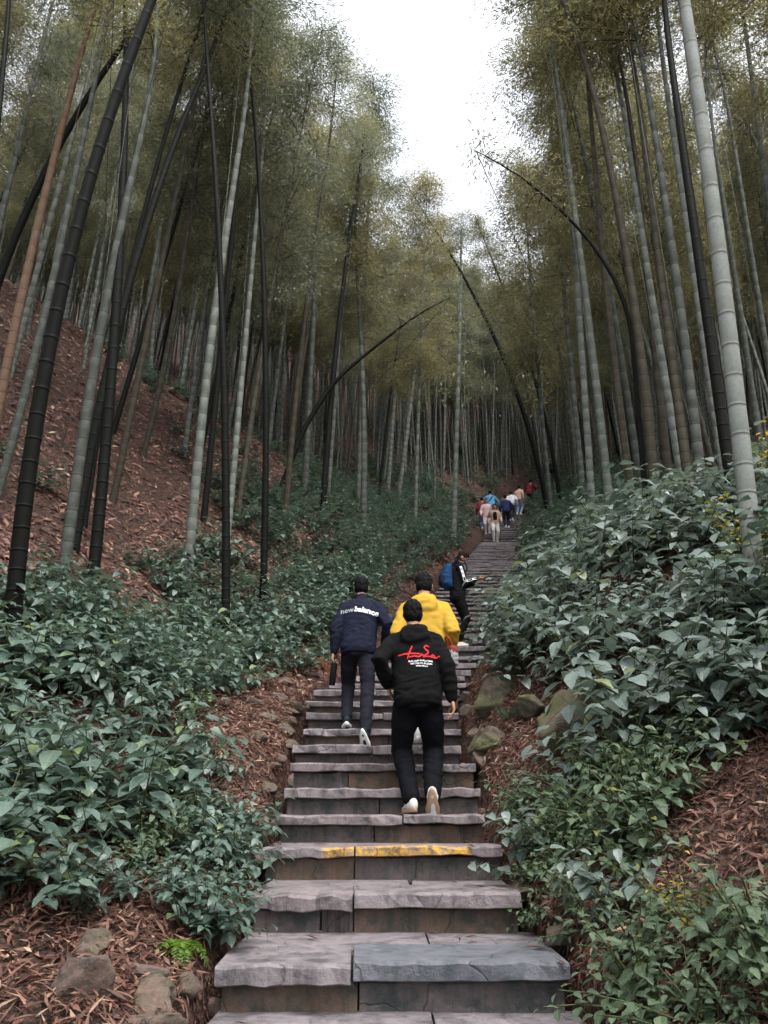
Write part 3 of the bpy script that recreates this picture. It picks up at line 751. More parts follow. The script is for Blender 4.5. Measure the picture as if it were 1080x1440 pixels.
for kd in KINDS:
    for k in range(5):
        sp_ = shrub_spec(kd, 900 + k * 17 + len(kd)); SPEC[(kd, k)] = sp_
        V, F, U, at = leaves_mesh(sp_[0], TPL, np.random.default_rng(k))
        SH_MESH[(kd, k)] = new_mesh('foliage', V, F, [M[KINDS[kd]['mat']]], True, U, at)
        V, F = stems_geom(sp_[1]); ST_MESH[(kd, k)] = new_mesh('stem', V, F, [M['stem_green']], True)
    LEAF_OBJ[kd] = [new_mesh('leaf', TPL[j % 5][0], TPL[j % 5][1], [M[KINDS[kd]['mat']]], True, TPL[j % 5][2], np.full(len(TPL[0][1]), .05 + .116 * j)) for j in range(9)]
def slope_up(x, y, e=.15):
    n = Vector((-(Hs(x + e, y) - Hs(x - e, y)) / (2 * e), -(Hs(x, y + e) - Hs(x, y - e)) / (2 * e), 1)); return n.normalized()
SL = {'mid': ('dusky green oval-leaved shrub left of the steps', 'shrubs left of the steps'),
      'big': ('broad-leaved blue-green shrub right of the steps', 'broad-leaved shrubs right of the steps'),
      'small': ('small-leaved bright green plant right of the steps', 'small-leaved plants right of the steps'),
      'yellow': ('yellowing shrub with golden leaves beside the thick whitish bamboo', 'yellowing shrubs')}
def place_shrub(kd, x, y, sc, rz, detail, k, lab=None, grp=None):
    n = slope_up(x, y); tilt = Vector((n.x * .45, n.y * .45, 1)).normalized()
    root = empty('leafy_shrub' if kd != 'small' else 'small_leaved_plant', (x, y, Hs(x, y)))
    root.rotation_mode = 'QUATERNION'
    from mathutils import Quaternion
    root.rotation_quaternion = tilt.to_track_quat('Z', 'Y') @ Quaternion((0, 0, 1), rz); root.scale = (sc, sc, sc)
    link('stem', ST_MESH[(kd, k)], root)
    if detail:
        for (C, D, N, s) in SPEC[(kd, k)][0]:
            S = np.cross(D, N); o = link('leaf', rnd.choice(LEAF_OBJ[kd]), root)
            m = Matrix(((S[0] * s, D[0] * s, N[0] * s, C[0]), (S[1] * s, D[1] * s, N[1] * s, C[1]), (S[2] * s, D[2] * s, N[2] * s, C[2]), (0, 0, 0, 1)))
            o.matrix_local = m
    else:
        link('foliage', SH_MESH[(kd, k)], root)
    l, g = SL[kd]; zn = '' if kd == 'yellow' else (', near the lowest steps' if y < 5.3 else (', level with the three climbing men' if y < 9 else zone(y)))
    l += zn; g += zn; tag(root, lab or l, 'shrub' if kd != 'small' else 'plant', grp or g)
    return root
cand = []
def side_band(side, y):
    if side < 0:
        lo = np.interp(y, [3, 3.9, 4.5, 5.6, 6.4, 7.2, 8.2, 9.4, 11, 14, 30], [1.7, 1.15, .55, .32, .45, .75, .85, .55, .40, .45, .5])
        hi = np.interp(y, [3, 5, 8, 10, 14, 20, 30], [4.2, 3.6, 2.9, 3.0, 3.7, 5.5, 7.0])
    else:
        lo = np.interp(y, [2.6, 3.2, 4.0, 5.4, 5.9, 6.4, 7.6, 8.2, 10, 14, 30], [.30, .18, .12, .10, .25, .75, .7, .42, .55, .45, .35])
        hi = np.interp(y, [2.6, 5, 9, 14, 30], [3.2, 4.2, 4.4, 3.6, 5.5])
    return lo, hi
for y in np.arange(2.7, 40, .012):
    for side in (-1, 1):
        spc = np.interp(y, [3, 8, 14, 36], [.27, .30, .36, .58])
        for _ in range(2):
            if rnd.random() > .16 / spc: continue
            lo, hi = side_band(side, y); a = rnd.uniform(lo, hi); yy = y + rnd.uniform(-.1, .1)
            x = float(XC(yy)) + side * (float(HW(yy)) + a)
            patch = float(vnoise(x * .9 + 7, yy * .9, 31)) + .5
            edge = (a - lo) / (hi - lo)
            if side < 0 and edge > .6 and patch < .15 + .6 * (edge - .5): continue
            if side > 0 and ((patch < .2 and yy < 12) or (edge > .7 and patch < .4)): continue
            if any((x - b[0]) ** 2 + (yy - b[1]) ** 2 < (spc * (.55 if b[2] == 'small' else .86)) ** 2 for b in cand[-260:]): continue
            kd = 'mid' if side < 0 else 'big'
            if side > 0 and yy < 6.4 and a < .9 and rnd.random() < .8: kd = 'small'
            if side < 0 and rnd.random() < .10: kd = 'small'
            if side > 0 and yy < 12 and a > .9 and rnd.random() < .12: kd = 'small'
            if side > 0 and yy < 4.2 and a < 1.5 and rnd.random() < .45: kd = 'small'
            if side > 0 and yy > 16 and rnd.random() < .4: kd = 'mid'
            sc = rnd.choice((.6, .8, .95, 1.05, 1.2)) * rnd.uniform(.9, 1.1)
            if side < 0 and yy < 5: sc *= 1.05
            if a - lo < .22: sc *= .72
            cand.append((x, yy, kd, sc))
for q in range(46):
    yy = rnd.uniform(2.75, 6.3); a = rnd.uniform(.04, .42); x = float(XC(yy)) + float(HW(yy)) + a
    if any((x - b[0]) ** 2 + (yy - b[1]) ** 2 < .022 for b in cand): continue
    cand.append((x, yy, 'small', rnd.uniform(.5, .8)))
for q in range(14):
    yy = rnd.uniform(4.2, 6.2); a = rnd.uniform(.12, .4); cand.append((float(XC(yy)) - float(HW(yy)) - a, yy, 'mid', rnd.uniform(.42, .62)))
def psize(c):
    u, v, zc = proj((c[0], c[1], Hs(c[0], c[1]) + .3))
    inf = -60 < u < 1140 and -60 < v < 1520
    return (1.0 if inf else .2) * c[3] / zc
cand.sort(key=psize, reverse=True)
NIND = 296; NDET = 44
cand = [c for c in cand if -200 < proj((c[0], c[1], Hs(c[0], c[1]) + .3))[0] < 1280]
for i, c in enumerate(cand[:NIND]):
    lab = None; grp = None
    if c[2] == 'small' and c[0] < float(XC(c[1])): lab = 'small-leaved bright green plant among the dusky shrubs left of the steps'; grp = lab
    if c[2] == 'mid' and c[0] > float(XC(c[1])): lab = 'oval-leaved shrub on the bank right of the upper steps' if c[1] > 16 else 'oval-leaved shrub among broad-leaved ones right of the steps'; grp = lab
    place_shrub(c[2], c[0], c[1], c[3], rnd.uniform(0, 6.28), i < NDET, rnd.randrange(5), lab, grp)
# the rest of the undergrowth as one mass
Vs = []; Fs = []; Us = []; at = []; o = 0
rr_ = np.random.default_rng(3)
LOM = {}
for kd in ('mid', 'big', 'small'):
    for k in range(3): LOM[(kd, k)] = leaves_mesh(SPEC[(kd, k)][0], TPL_LO, rr_)
for c in cand[NIND:]:
    kd = c[2] if c[2] != 'yellow' else 'mid'; V, F, U, a_ = LOM[(kd, int(rr_.integers(3)))]
    a = rr_.uniform(0, 6.28); Rm = np.array([[math.cos(a), -math.sin(a), 0], [math.sin(a), math.cos(a), 0], [0, 0, 1]])
    Vs.append(V @ Rm.T * c[3] * 1.1 + np.array([c[0], c[1], Hs(c[0], c[1])])); Fs.append(F + o); Us.append(U); at.append(a_); o += len(V)
TPL_XL = [leaf_template(2, .12, .25, .62, 1, 9)]
XLM = [leaves_mesh(SPEC[('mid', k)][0][::2], TPL_XL, rr_) for k in range(4)]
for _ in range(620):
    y = rr_.uniform(27, 60); d = rr_.normal(0, 6.0)
    if -1.25 < d < 1.25 and y < 47: continue
    x = float(XC(y)) + d; V, F, U, a_ = XLM[int(rr_.integers(4))]; a = rr_.uniform(0, 6.28); Rm = np.array([[math.cos(a), -math.sin(a), 0], [math.sin(a), math.cos(a), 0], [0, 0, 1]])
    Vs.append(V @ Rm.T * rr_.uniform(1.0, 1.7) + np.array([x, y, Hs(x, y)])); Fs.append(F + o); Us.append(U); at.append(a_); o += len(V)
# sparse seedlings on the left hillside
for _ in range(150):
    y = rr_.uniform(9, 32); x = float(XC(y)) - float(HW(y)) - rr_.uniform(3.5, 11)
    if vnoise(x * .5, y * .5, 77) < .02: continue
    V, F, U, a_ = LOM[('mid', int(rr_.integers(3)))]
    Vs.append(V * rr_.uniform(.6, 1.1) + np.array([x, y, Hs(x, y)])); Fs.append(F + o); Us.append(U); at.append(a_); o += len(V)
tag(link('undergrowth', new_mesh('undergrowth', np.concatenate(Vs), np.concatenate(Fs), [M['shrub']], True, np.concatenate(Us), np.concatenate(at))),
    'mass of oval-leaved undergrowth along the upper steps and hillside', 'undergrowth', kind='stuff')
for i, (px, py, sc) in enumerate(((1068, 720, 1.0), (1045, 800, .8), (1090, 660, 1.1), (1075, 850, .7), (985, 1330, .38))):
    g_, _ = pix_ground(px, py)
    place_shrub('yellow', g_.x, g_.y, sc, i * 1.3, True, i % 5, None if i < 4 else 'small yellowing plant low on the litter at the foot of the right bank', None if i < 4 else None)

# leaf litter
def litter():
    r = np.random.default_rng(21)
    def batch(n, xf, y0, y1, ln, wd, power=1.0):
        y = y0 + (y1 - y0) * r.random(n) ** power; x = xf(y, n)
        e = .05; z = H(x, y); gx = (H(x + e, y) - z) / e; gy = (H(x, y + e) - z) / e
        N = nrm(np.stack([-gx, -gy, np.ones(n)], -1) + r.normal(0, .38, (n, 3)))
        D = nrm(np.cross(N, r.normal(0, 1, (n, 3)))); C = np.stack([x, y, z + r.uniform(.003, .035, n)], -1)
        return diamonds(C, D, N, ln * r.uniform(.6, 1.4, n), wd * r.uniform(.6, 1.5, n))
    def left(lo, hi): return lambda y, n: XC(y) - HW(y) - lo - (hi - lo) * r.random(n) ** 1.2
    def right(lo, hi): return lambda y, n: XC(y) + HW(y) + lo + (hi - lo) * r.random(n) ** 1.2
    parts = [batch(30000, left(-.03, 2.2), 2.2, 9.5, .08, .013), batch(30000, right(-.03, 2.6), 2.2, 9.5, .08, .013),
             batch(16000, left(0, 4), 9.5, 26, .11, .035), batch(9000, right(0, 4), 9.5, 26, .11, .035),
             batch(42000, left(2.5, 14), 7.5, 34, .15, .055), batch(14000, right(3, 10), 7, 24, .13, .05)]
    V = np.concatenate([p[0] for p in parts]); F = np.arange(len(V)).reshape(-1, 4)
    tag(link('leaf_litter', new_mesh('leaf_litter', V, F, [M['litter']], False, None, r.random(len(F)))), 'carpet of fallen reddish brown bamboo leaves on both banks', 'leaf litter', kind='stuff')
    # loose leaves lying on the treads
    C = []; 
    for i in range(14):
        y0, z0 = nos[i]; y1 = nos[i + 1][0]; n = 16 if i < 4 else 9
        t = r.random(n); side = r.choice([-1, 1], n, p=[.4, .6]); off = HW(y0) * (1 - r.random(n) ** 2.0 * .9)
        C.append(np.stack([XC(y0) + side * off, y0 + .03 + (y1 - y0 - .05) * t, np.full(n, z0 + .016)], -1))
    C = np.concatenate(C); n = len(C); N = nrm(np.array([0, 0, 1.]) + r.normal(0, .12, (n, 3))); D = nrm(np.cross(N, r.normal(0, 1, (n, 3))))
    V, F = diamonds(C, D, N, .085 * r.uniform(.6, 1.3, n), .018 * r.uniform(.7, 1.5, n))
    tag(link('fallen_leaves', new_mesh('fallen_leaves', V, F, [M['litter']], False, None, r.random(n))), 'loose dry bamboo leaves lying on the stone treads', 'leaves', kind='stuff')
litter()

# ferns and tufts
def frond_plant(name, x, y, n, ln, mat, label, cat, droop=.8, seed=0, wl=.05):
    r = np.random.default_rng(seed); root = empty(name, (x, y, Hs(x, y) + .0)); C = []; D = []; N = []; S = []; stems = []
    for k in range(n):
        az = r.uniform(0, 6.283); L = ln * r.uniform(.6, 1.15); d = np.array([math.cos(az), math.sin(az), r.uniform(.5, 1.3)]); d /= np.linalg.norm(d)
        q = np.linspace(0, 1, 6); pts = np.array([d * t * L + np.array([0, 0, -droop * L * t * t]) for t in q]); stems.append(pts + np.array([0, 0, .02]))
        for t in np.linspace(.15, 1, 13):
            c = d * t * L + np.array([0, 0, -droop * L * t * t + .02]); tg = nrm(d + np.array([0, 0, -2 * droop * t]))
            sd_ = nrm(np.cross(tg, np.array([0, 0, 1.])))
            for sg in (-1, 1):
                C.append(c); D.append(nrm(sd_ * sg + tg * .5 + r.normal(0, .15, 3))); N.append(nrm(np.cross(sd_, tg) + r.normal(0, .2, 3))); S.append(wl * (1.15 - t) + .012)
    C = np.array(C); D = np.array(D); N = np.array(N); N = nrm(N - D * (N * D).sum(1)[:, None]); S = np.array(S)
    V, F = diamonds(C, D, N, S, S * .32)
    link('frond', new_mesh('frond', V, F, [M[mat]], False, None, r.random(len(F))), root)
    V, F = stems_geom(stems, .003); link('stem', new_mesh('stem', V, F, [M[mat]], True), root)
    tag(root, label, cat)
for j, (px, py, n, L) in enumerate(((252, 1345, 26, .20),)):
    g_, _ = pix_ground(px, py)
    frond_plant('fern', g_.x, g_.y, n, L, 'moss_fern', 'bright lime green fern tuft on the litter beside the lower steps', 'fern', .9, j, .05)
g_, _ = pix_ground(440, 935)
frond_plant('dry_fern', g_.x, g_.y, 34, .42, 'dry_fern', 'withered rust brown fern clump left of the man in navy', 'fern', 1.1, 5, .09)
g_, _ = pix_ground(716, 1012)
def tuft(x, y, n, ln, mat, label, seed):
    r = np.random.default_rng(seed); az = r.uniform(0, 6.283, n); up = r.uniform(.4, 1.6, n)
    D = nrm(np.stack([np.cos(az), np.sin(az), up], -1)); N = nrm(np.cross(D, r.normal(0, 1, (n, 3)))); C = r.normal(0, .015, (n, 3)) * np.array([1, 1, 0]) + np.array([0, 0, -.01])
    V, F = diamonds(C, D, N, ln * r.uniform(.6, 1.1, n), np.full(n, .008))
    o = link('grass_tuft', new_mesh('grass_tuft', V, F, [M[mat]], False, None, r.random(n)), None, (x, y, Hs(x, y))); tag(o, label, 'grass')
tuft(g_.x, g_.y, 70, .2, 'shrub_small', 'pale grass tuft among the mossy boulders', 4)
#@END
#@ROCKS
# ------------------------------------------------------------------ rocks
import bmesh
def rock(px, py, w, dims, mat, label, seed, group=None, rz=0.0, tilt=(0, 0), sink=.35, name='rock', pos=None):
    bm = bmesh.new(); bmesh.ops.create_icosphere(bm, subdivisions=4 if w > .1 else 3, radius=1.0); r = random.Random(seed)
    planes = []
    for _ in range(14):
        n = Vector((r.gauss(0, 1), r.gauss(0, 1), r.gauss(0, .8))).normalized(); planes.append((n, r.uniform(.45, .85)))
    off = Vector((seed * 1.7, seed * .3, 0))
    for v in bm.verts:
        p = v.co.copy()
        for n, d in planes:
            k = p.dot(n) - d
            if k > 0: p -= n * k * .97
        q = p + off
        p *= 1 + .16 * mnoise.noise(q * 1.6) + .09 * mnoise.noise(q * 4.2) + .05 * mnoise.noise(q * 10) + .025 * mnoise.noise(q * 22)
        v.co = Vector((p.x * dims[0], p.y * dims[1], p.z * dims[2])) * w
    me = bpy.data.meshes.new(name); bm.to_mesh(me); bm.free(); me.materials.append(M[mat])
    for p in me.polygons: p.use_smooth = True
    if pos is None: g, _ = pix_ground(px, py)
    else: g = Vector((pos[0], pos[1], Hs(*pos)))
    o = link(name, me, None, (g.x, g.y, g.z + w * dims[2] * (.45 - sink))); o.rotation_euler = (tilt[0], tilt[1], rz)
    return tag(o, label, 'rock', group)
rock(112, 1402, .19, (.75, .5, .8), 'rock', 'large angular purple-brown rock leaning in the litter, left of the lowest steps', 3, None, .5, (.35, .25), .3)
rock(222, 1410, .13, (1.0, .8, .75), 'rock', 'squarish brown rock with a dark side beside the stair edge', 5, None, .3, (.1, 0), .3)
rock(130, 1335, .11, (1.2, .8, .6), 'rock', 'small dark rock under the drooping left shrubs', 7, None, .9)
rock(205, 1372, .10, (1.2, .9, .5), 'rock', 'flat brown rock just below the lime green fern', 8)
rock(200, 1445, .15, (1.4, .8, .45), 'rock', 'flat pale brown slab of rock at the very foot of the left bank', 9, None, .2)
for i, y in enumerate(np.arange(2.9, 9.2, .30)):
    r_ = random.Random(i); s = r_.uniform(.07, .14)
    x = float(XC(y)) - float(HW(y)) - r_.uniform(.03, .16)
    rock(0, 0, s, (r_.uniform(.7, 1.2), r_.uniform(.8, 1.5), r_.uniform(.5, .9)), 'rock', 'rough brown edging stone bordering the left side of the steps', 40 + i, 'edging stones left of the steps', r_.uniform(0, 3), (r_.uniform(-.3, .3), r_.uniform(-.3, .3)), .5, 'edging_stone', (x, y))
for i, (px, py) in enumerate(((372, 1010), (390, 985), (360, 1040), (400, 960), (355, 990))):
    rock(px, py, .11, (1.1, .9, .6), 'rock', 'loose reddish stone on the litter strip left of the middle steps', 80 + i, 'loose stones on the litter strip', i * .8)
rock(700, 985, .33, (1.1, .8, .62), 'boulder', 'mossy brown boulder jutting toward the steps beside the man in black', 11, None, .4, (.1, -.25), .3, 'boulder')
rock(752, 1005, .22, (1.1, .9, .6), 'boulder', 'rounded grey boulder behind the grass tuft', 12, None, 1.0, (0, 0), .3, 'boulder')
rock(690, 1050, .22, (1.2, .9, .6), 'boulder', 'low mossy boulder at the right edge of the steps', 13, None, .2, (0, .1), .35, 'boulder')
rock(805, 1050, .36, (.8, .8, 1.0), 'boulder', 'tall olive mossy boulder set in the right bank', 14, None, .7, (.1, 0), .25, 'boulder')
rock(850, 1000, .24, (.9, .9, .9), 'boulder', 'dark boulder behind the tall mossy one, under broad leaves', 15, None, .1, (0, 0), .3, 'boulder')
rock(752, 775, .40, (1.0, .8, .5), 'boulder', 'brown earth-coloured boulder at the right of the upper steps', 16, None, .1, (0, 0), .3, 'boulder')
for i, y in enumerate((3.1, 3.5, 4.3, 5.0, 6.6, 7.1, 7.7, 8.4, 9.1)):
    r_ = random.Random(90 + i); s = r_.uniform(.08, .15); x = float(XC(y)) + float(HW(y)) + r_.uniform(.02, .14)
    rock(0, 0, s, (r_.uniform(.8, 1.2), r_.uniform(.9, 1.5), r_.uniform(.5, .9)), 'rock', 'rough brown edging stone bordering the right side of the steps', 140 + i, 'edging stones right of the steps', r_.uniform(0, 3), (0, r_.uniform(-.3, .3)), .5, 'edging_stone', (x, y))
#@END
#@PEOPLE
# ------------------------------------------------------------------ people
from mathutils.bvhtree import BVHTree
TMP = bpy.data.scenes.new('tmp')
def ev(o):
    TMP.collection.objects.link(o); vl = TMP.view_layers[0]; vl.update(); dg = vl.depsgraph
    me = bpy.data.meshes.new_from_object(o.evaluated_get(dg)); TMP.collection.objects.unlink(o); bpy.data.objects.remove(o)
    return me
def va(*a): return np.array(a, float)
def nv(a): a = np.asarray(a, float); return a / (np.linalg.norm(a) + 1e-9)
def limb(pts, rad, sides=14):
    """closed round-ended chain through pts"""
    pts = [np.asarray(p, float) for p in pts]; P_ = []; R_ = []
    d0 = nv(pts[0] - pts[1]); d1 = nv(pts[-1] - pts[-2])
    for c in (.97, .75, .4): P_.append(pts[0] + d0 * rad[0] * c); R_.append(rad[0] * math.sqrt(1 - c * c))
    P_ += pts; R_ += list(rad)
    for c in (.4, .75, .97): P_.append(pts[-1] + d1 * rad[-1] * c); R_.append(rad[-1] * math.sqrt(1 - c * c))
    V, F, _ = tube(np.array(P_), R_, sides); n = len(P_)
    return V, [tuple(f) for f in F] + [tuple(range(sides))[::-1], tuple(range((n - 1) * sides, n * sides))]
def ell(c, X, Y, Z, r, n=12):
    V = []; F = []
    for i in range(n + 1):
        th = math.pi * (i + .02) / (n + .04)
        for j in range(n):
            ph = 2 * math.pi * j / n
            V.append(c + X * r[0] * math.sin(th) * math.cos(ph) + Y * r[1] * math.sin(th) * math.sin(ph) + Z * r[2] * math.cos(th))
    for i in range(n):
        for j in range(n): F.append((i * n + j, i * n + (j + 1) % n, (i + 1) * n + (j + 1) % n, (i + 1) * n + j))
    F += [tuple(range(n)), tuple(range(n * n, n * n + n))[::-1]]
    return np.array(V), F
def loft(rings, n=20, e=2.5):
    V = []; F = []
    for (c, X, Y, rx, ry) in rings:
        for j in range(n):
            a = 2 * math.pi * j / n; ca, sa = math.cos(a), math.sin(a)
            V.append(c + X * rx * math.copysign(abs(ca) ** (2 / e), ca) + Y * ry * math.copysign(abs(sa) ** (2 / e), sa))
    for i in range(len(rings) - 1):
        for j in range(n): F.append((i * n + j, i * n + (j + 1) % n, (i + 1) * n + (j + 1) % n, (i + 1) * n + j))
    F += [tuple(range(n))[::-1], tuple(range((len(rings) - 1) * n, len(rings) * n))]
    return np.array(V), F
def largest(me):
    n = len(me.vertices); e = np.empty(len(me.edges) * 2, np.int32); me.edges.foreach_get('vertices', e); e = e.reshape(-1, 2)
    lab = np.arange(n)
    while True:
        m = np.minimum(lab[e[:, 0]], lab[e[:, 1]]); new = lab.copy(); np.minimum.at(new, e[:, 0], m); np.minimum.at(new, e[:, 1], m); new = new[new]
        if (new == lab).all(): break
        lab = new
    u, c = np.unique(lab, return_counts=True)
    if len(u) == 1: return me
    keep = lab == u[np.argmax(c)]; co = np.empty(n * 3, np.float32); me.vertices.foreach_get('co', co); co = co.reshape(-1, 3); idx = np.cumsum(keep) - 1
    F = [tuple(int(idx[i]) for i in p.vertices) for p in me.polygons if keep[p.vertices[0]]]
    return new_mesh(me.name, co[keep], F)
def fuse(parts, voxel, smooth, name, mat, wr=0.0, wsc=(9, 9, 16), seed=0, extra=None):
    V = []; F = []; o = 0
    for v, f in parts:
        V.append(v); F += [tuple(i + o for i in q) for q in f]; o += len(v)
    me = new_mesh(name, np.concatenate(V), F); ob = bpy.data.objects.new(name, me)
    m = ob.modifiers.new('r', 'REMESH'); m.mode = 'VOXEL'; m.voxel_size = voxel
    if smooth: s = ob.modifiers.new('s', 'SMOOTH'); s.factor = .5; s.iterations = smooth
    out = ev(ob)
    if name != 'hand': out = largest(out)
    out.name = name
    if wr:
        n = len(out.vertices); co = np.empty(n * 3, np.float32); no = np.empty(n * 3, np.float32)
        out.vertices.foreach_get('co', co); out.vertex_normals.foreach_get('vector', no); co = co.reshape(-1, 3); no = no.reshape(-1, 3)
        d = np.empty(n)
        for i in range(n):
            p = Vector((co[i, 0] * wsc[0] + seed * 3.1, co[i, 1] * wsc[1], co[i, 2] * wsc[2]))
            q = mnoise.noise(p + Vector((0, 0, 4 * mnoise.noise(p * .3)))); d[i] = (1 - 2 * abs(q)) * .8 + .5 * mnoise.noise(p * 2.1) - .4
        co += no * (d * wr)[:, None]; out.vertices.foreach_set('co', co.ravel()); out.update()
    out.materials.clear(); out.materials.append(mat)
    out.polygons.foreach_set('use_smooth', np.ones(len(out.polygons), bool))
    return out
def ik(A_, T, l1, l2, pole):
    A_ = np.asarray(A_, float); T = np.asarray(T, float); dv = T - A_; d = np.linalg.norm(dv)
    if d > (l1 + l2) * .995: T = A_ + dv / d * (l1 + l2) * .995; dv = T - A_; d = np.linalg.norm(dv)
    u = dv / d; a = (l1 * l1 - l2 * l2 + d * d) / (2 * d); h = math.sqrt(max(0, l1 * l1 - a * a))
    p = np.asarray(pole, float); p = nv(p - u * (p @ u)); return A_ + u * a + p * h, T
def hand_parts(w, d, palm, side_v, curl, s=1.0):
    """w wrist, d hand direction, palm = direction the palm faces, side_v = toward the thumb"""
    d = nv(d); palm = nv(palm - d * (palm @ d)); sv = nv(np.cross(d, palm)); 
    if sv @ side_v < 0: sv = -sv
    parts = [loft([(w - d * .01 * s, sv, palm, .024 * s, .017 * s), (w + d * .03 * s, sv, palm, .034 * s, .016 * s), (w + d * .07 * s, sv, palm, .041 * s, .014 * s), (w + d * .088 * s, sv, palm, .038 * s, .012 * s)], 14)]
    for k, L in enumerate((.074, .082, .076, .060)):
        b = w + d * (.083 - (.006 if k == 3 else 0)) * s + sv * (.030 - .0205 * k) * s; P_ = [b - d * .012 * s]; dd = d.copy(); c = 0
        for q, fr in enumerate((.0, .45, .32, .25)):
            if q == 0: P_.append(b); continue
            c += curl * (.75 + .1 * k) * (1.0 if q > 1 else .7); dirv = d * math.cos(c) + palm * math.sin(c); P_.append(P_[-1] + dirv * L * fr * s)
        parts.append(limb(P_, [.009 * s, .0088 * s, .0082 * s, .0076 * s, .0065 * s], 8))
    tb = w + d * .028 * s + sv * .028 * s; t1 = tb + (d * .55 + sv * .65 + palm * .35) * .035 * s; t2 = t1 + (d * .85 + sv * .15 + palm * .5 * min(1, curl + .3)) * .03 * s
    parts.append(limb([tb - sv * .01 * s, t1, t2, t2 + (d * .9 + palm * curl * .5) * .02 * s], [.012 * s, .0105 * s, .009 * s, .007 * s], 8))
    return parts
CM = {}
def cloth(name, col, rough=.85, sheen=.0, spec=.25):
    if name not in CM: CM[name] = m_plain('cloth_' + name, col, rough, spec * .4, .18, 60, .25, sheen)
    return CM[name]
SKIN = {}
def skin(tone=(.42, .23, .16)):
    if tone not in SKIN:
        b = NB('skin'); g = b.n('ShaderNodeNewGeometry').outputs['Position']; nz = b.noise(g, 25, 3)
        p = b.bsdf(b.mix(b.math('MULTIPLY', nz, .4), tone, [t * .75 for t in tone]), .5, None, .4)
        p.inputs['Subsurface Weight'].default_value = .08; p.inputs['Subsurface Radius'].default_value = (.01, .004, .002)
        SKIN[tone] = b.done(p)
    return SKIN[tone]
M['hair'] = m_plain('hair_black', (.004, .0035, .0035), .75, .12, .3, 160, .2)
M['hair_brown'] = m_plain('hair_brown', (.03, .018, .012), .5, .45, .4, 220, .6)
M['eye'] = m_plain('eye_dark', (.012, .01, .01), .25, .5, 0, 10, 0)
M['lip'] = m_plain('lip', (.30, .12, .10), .5, .4, .1, 40, 0)

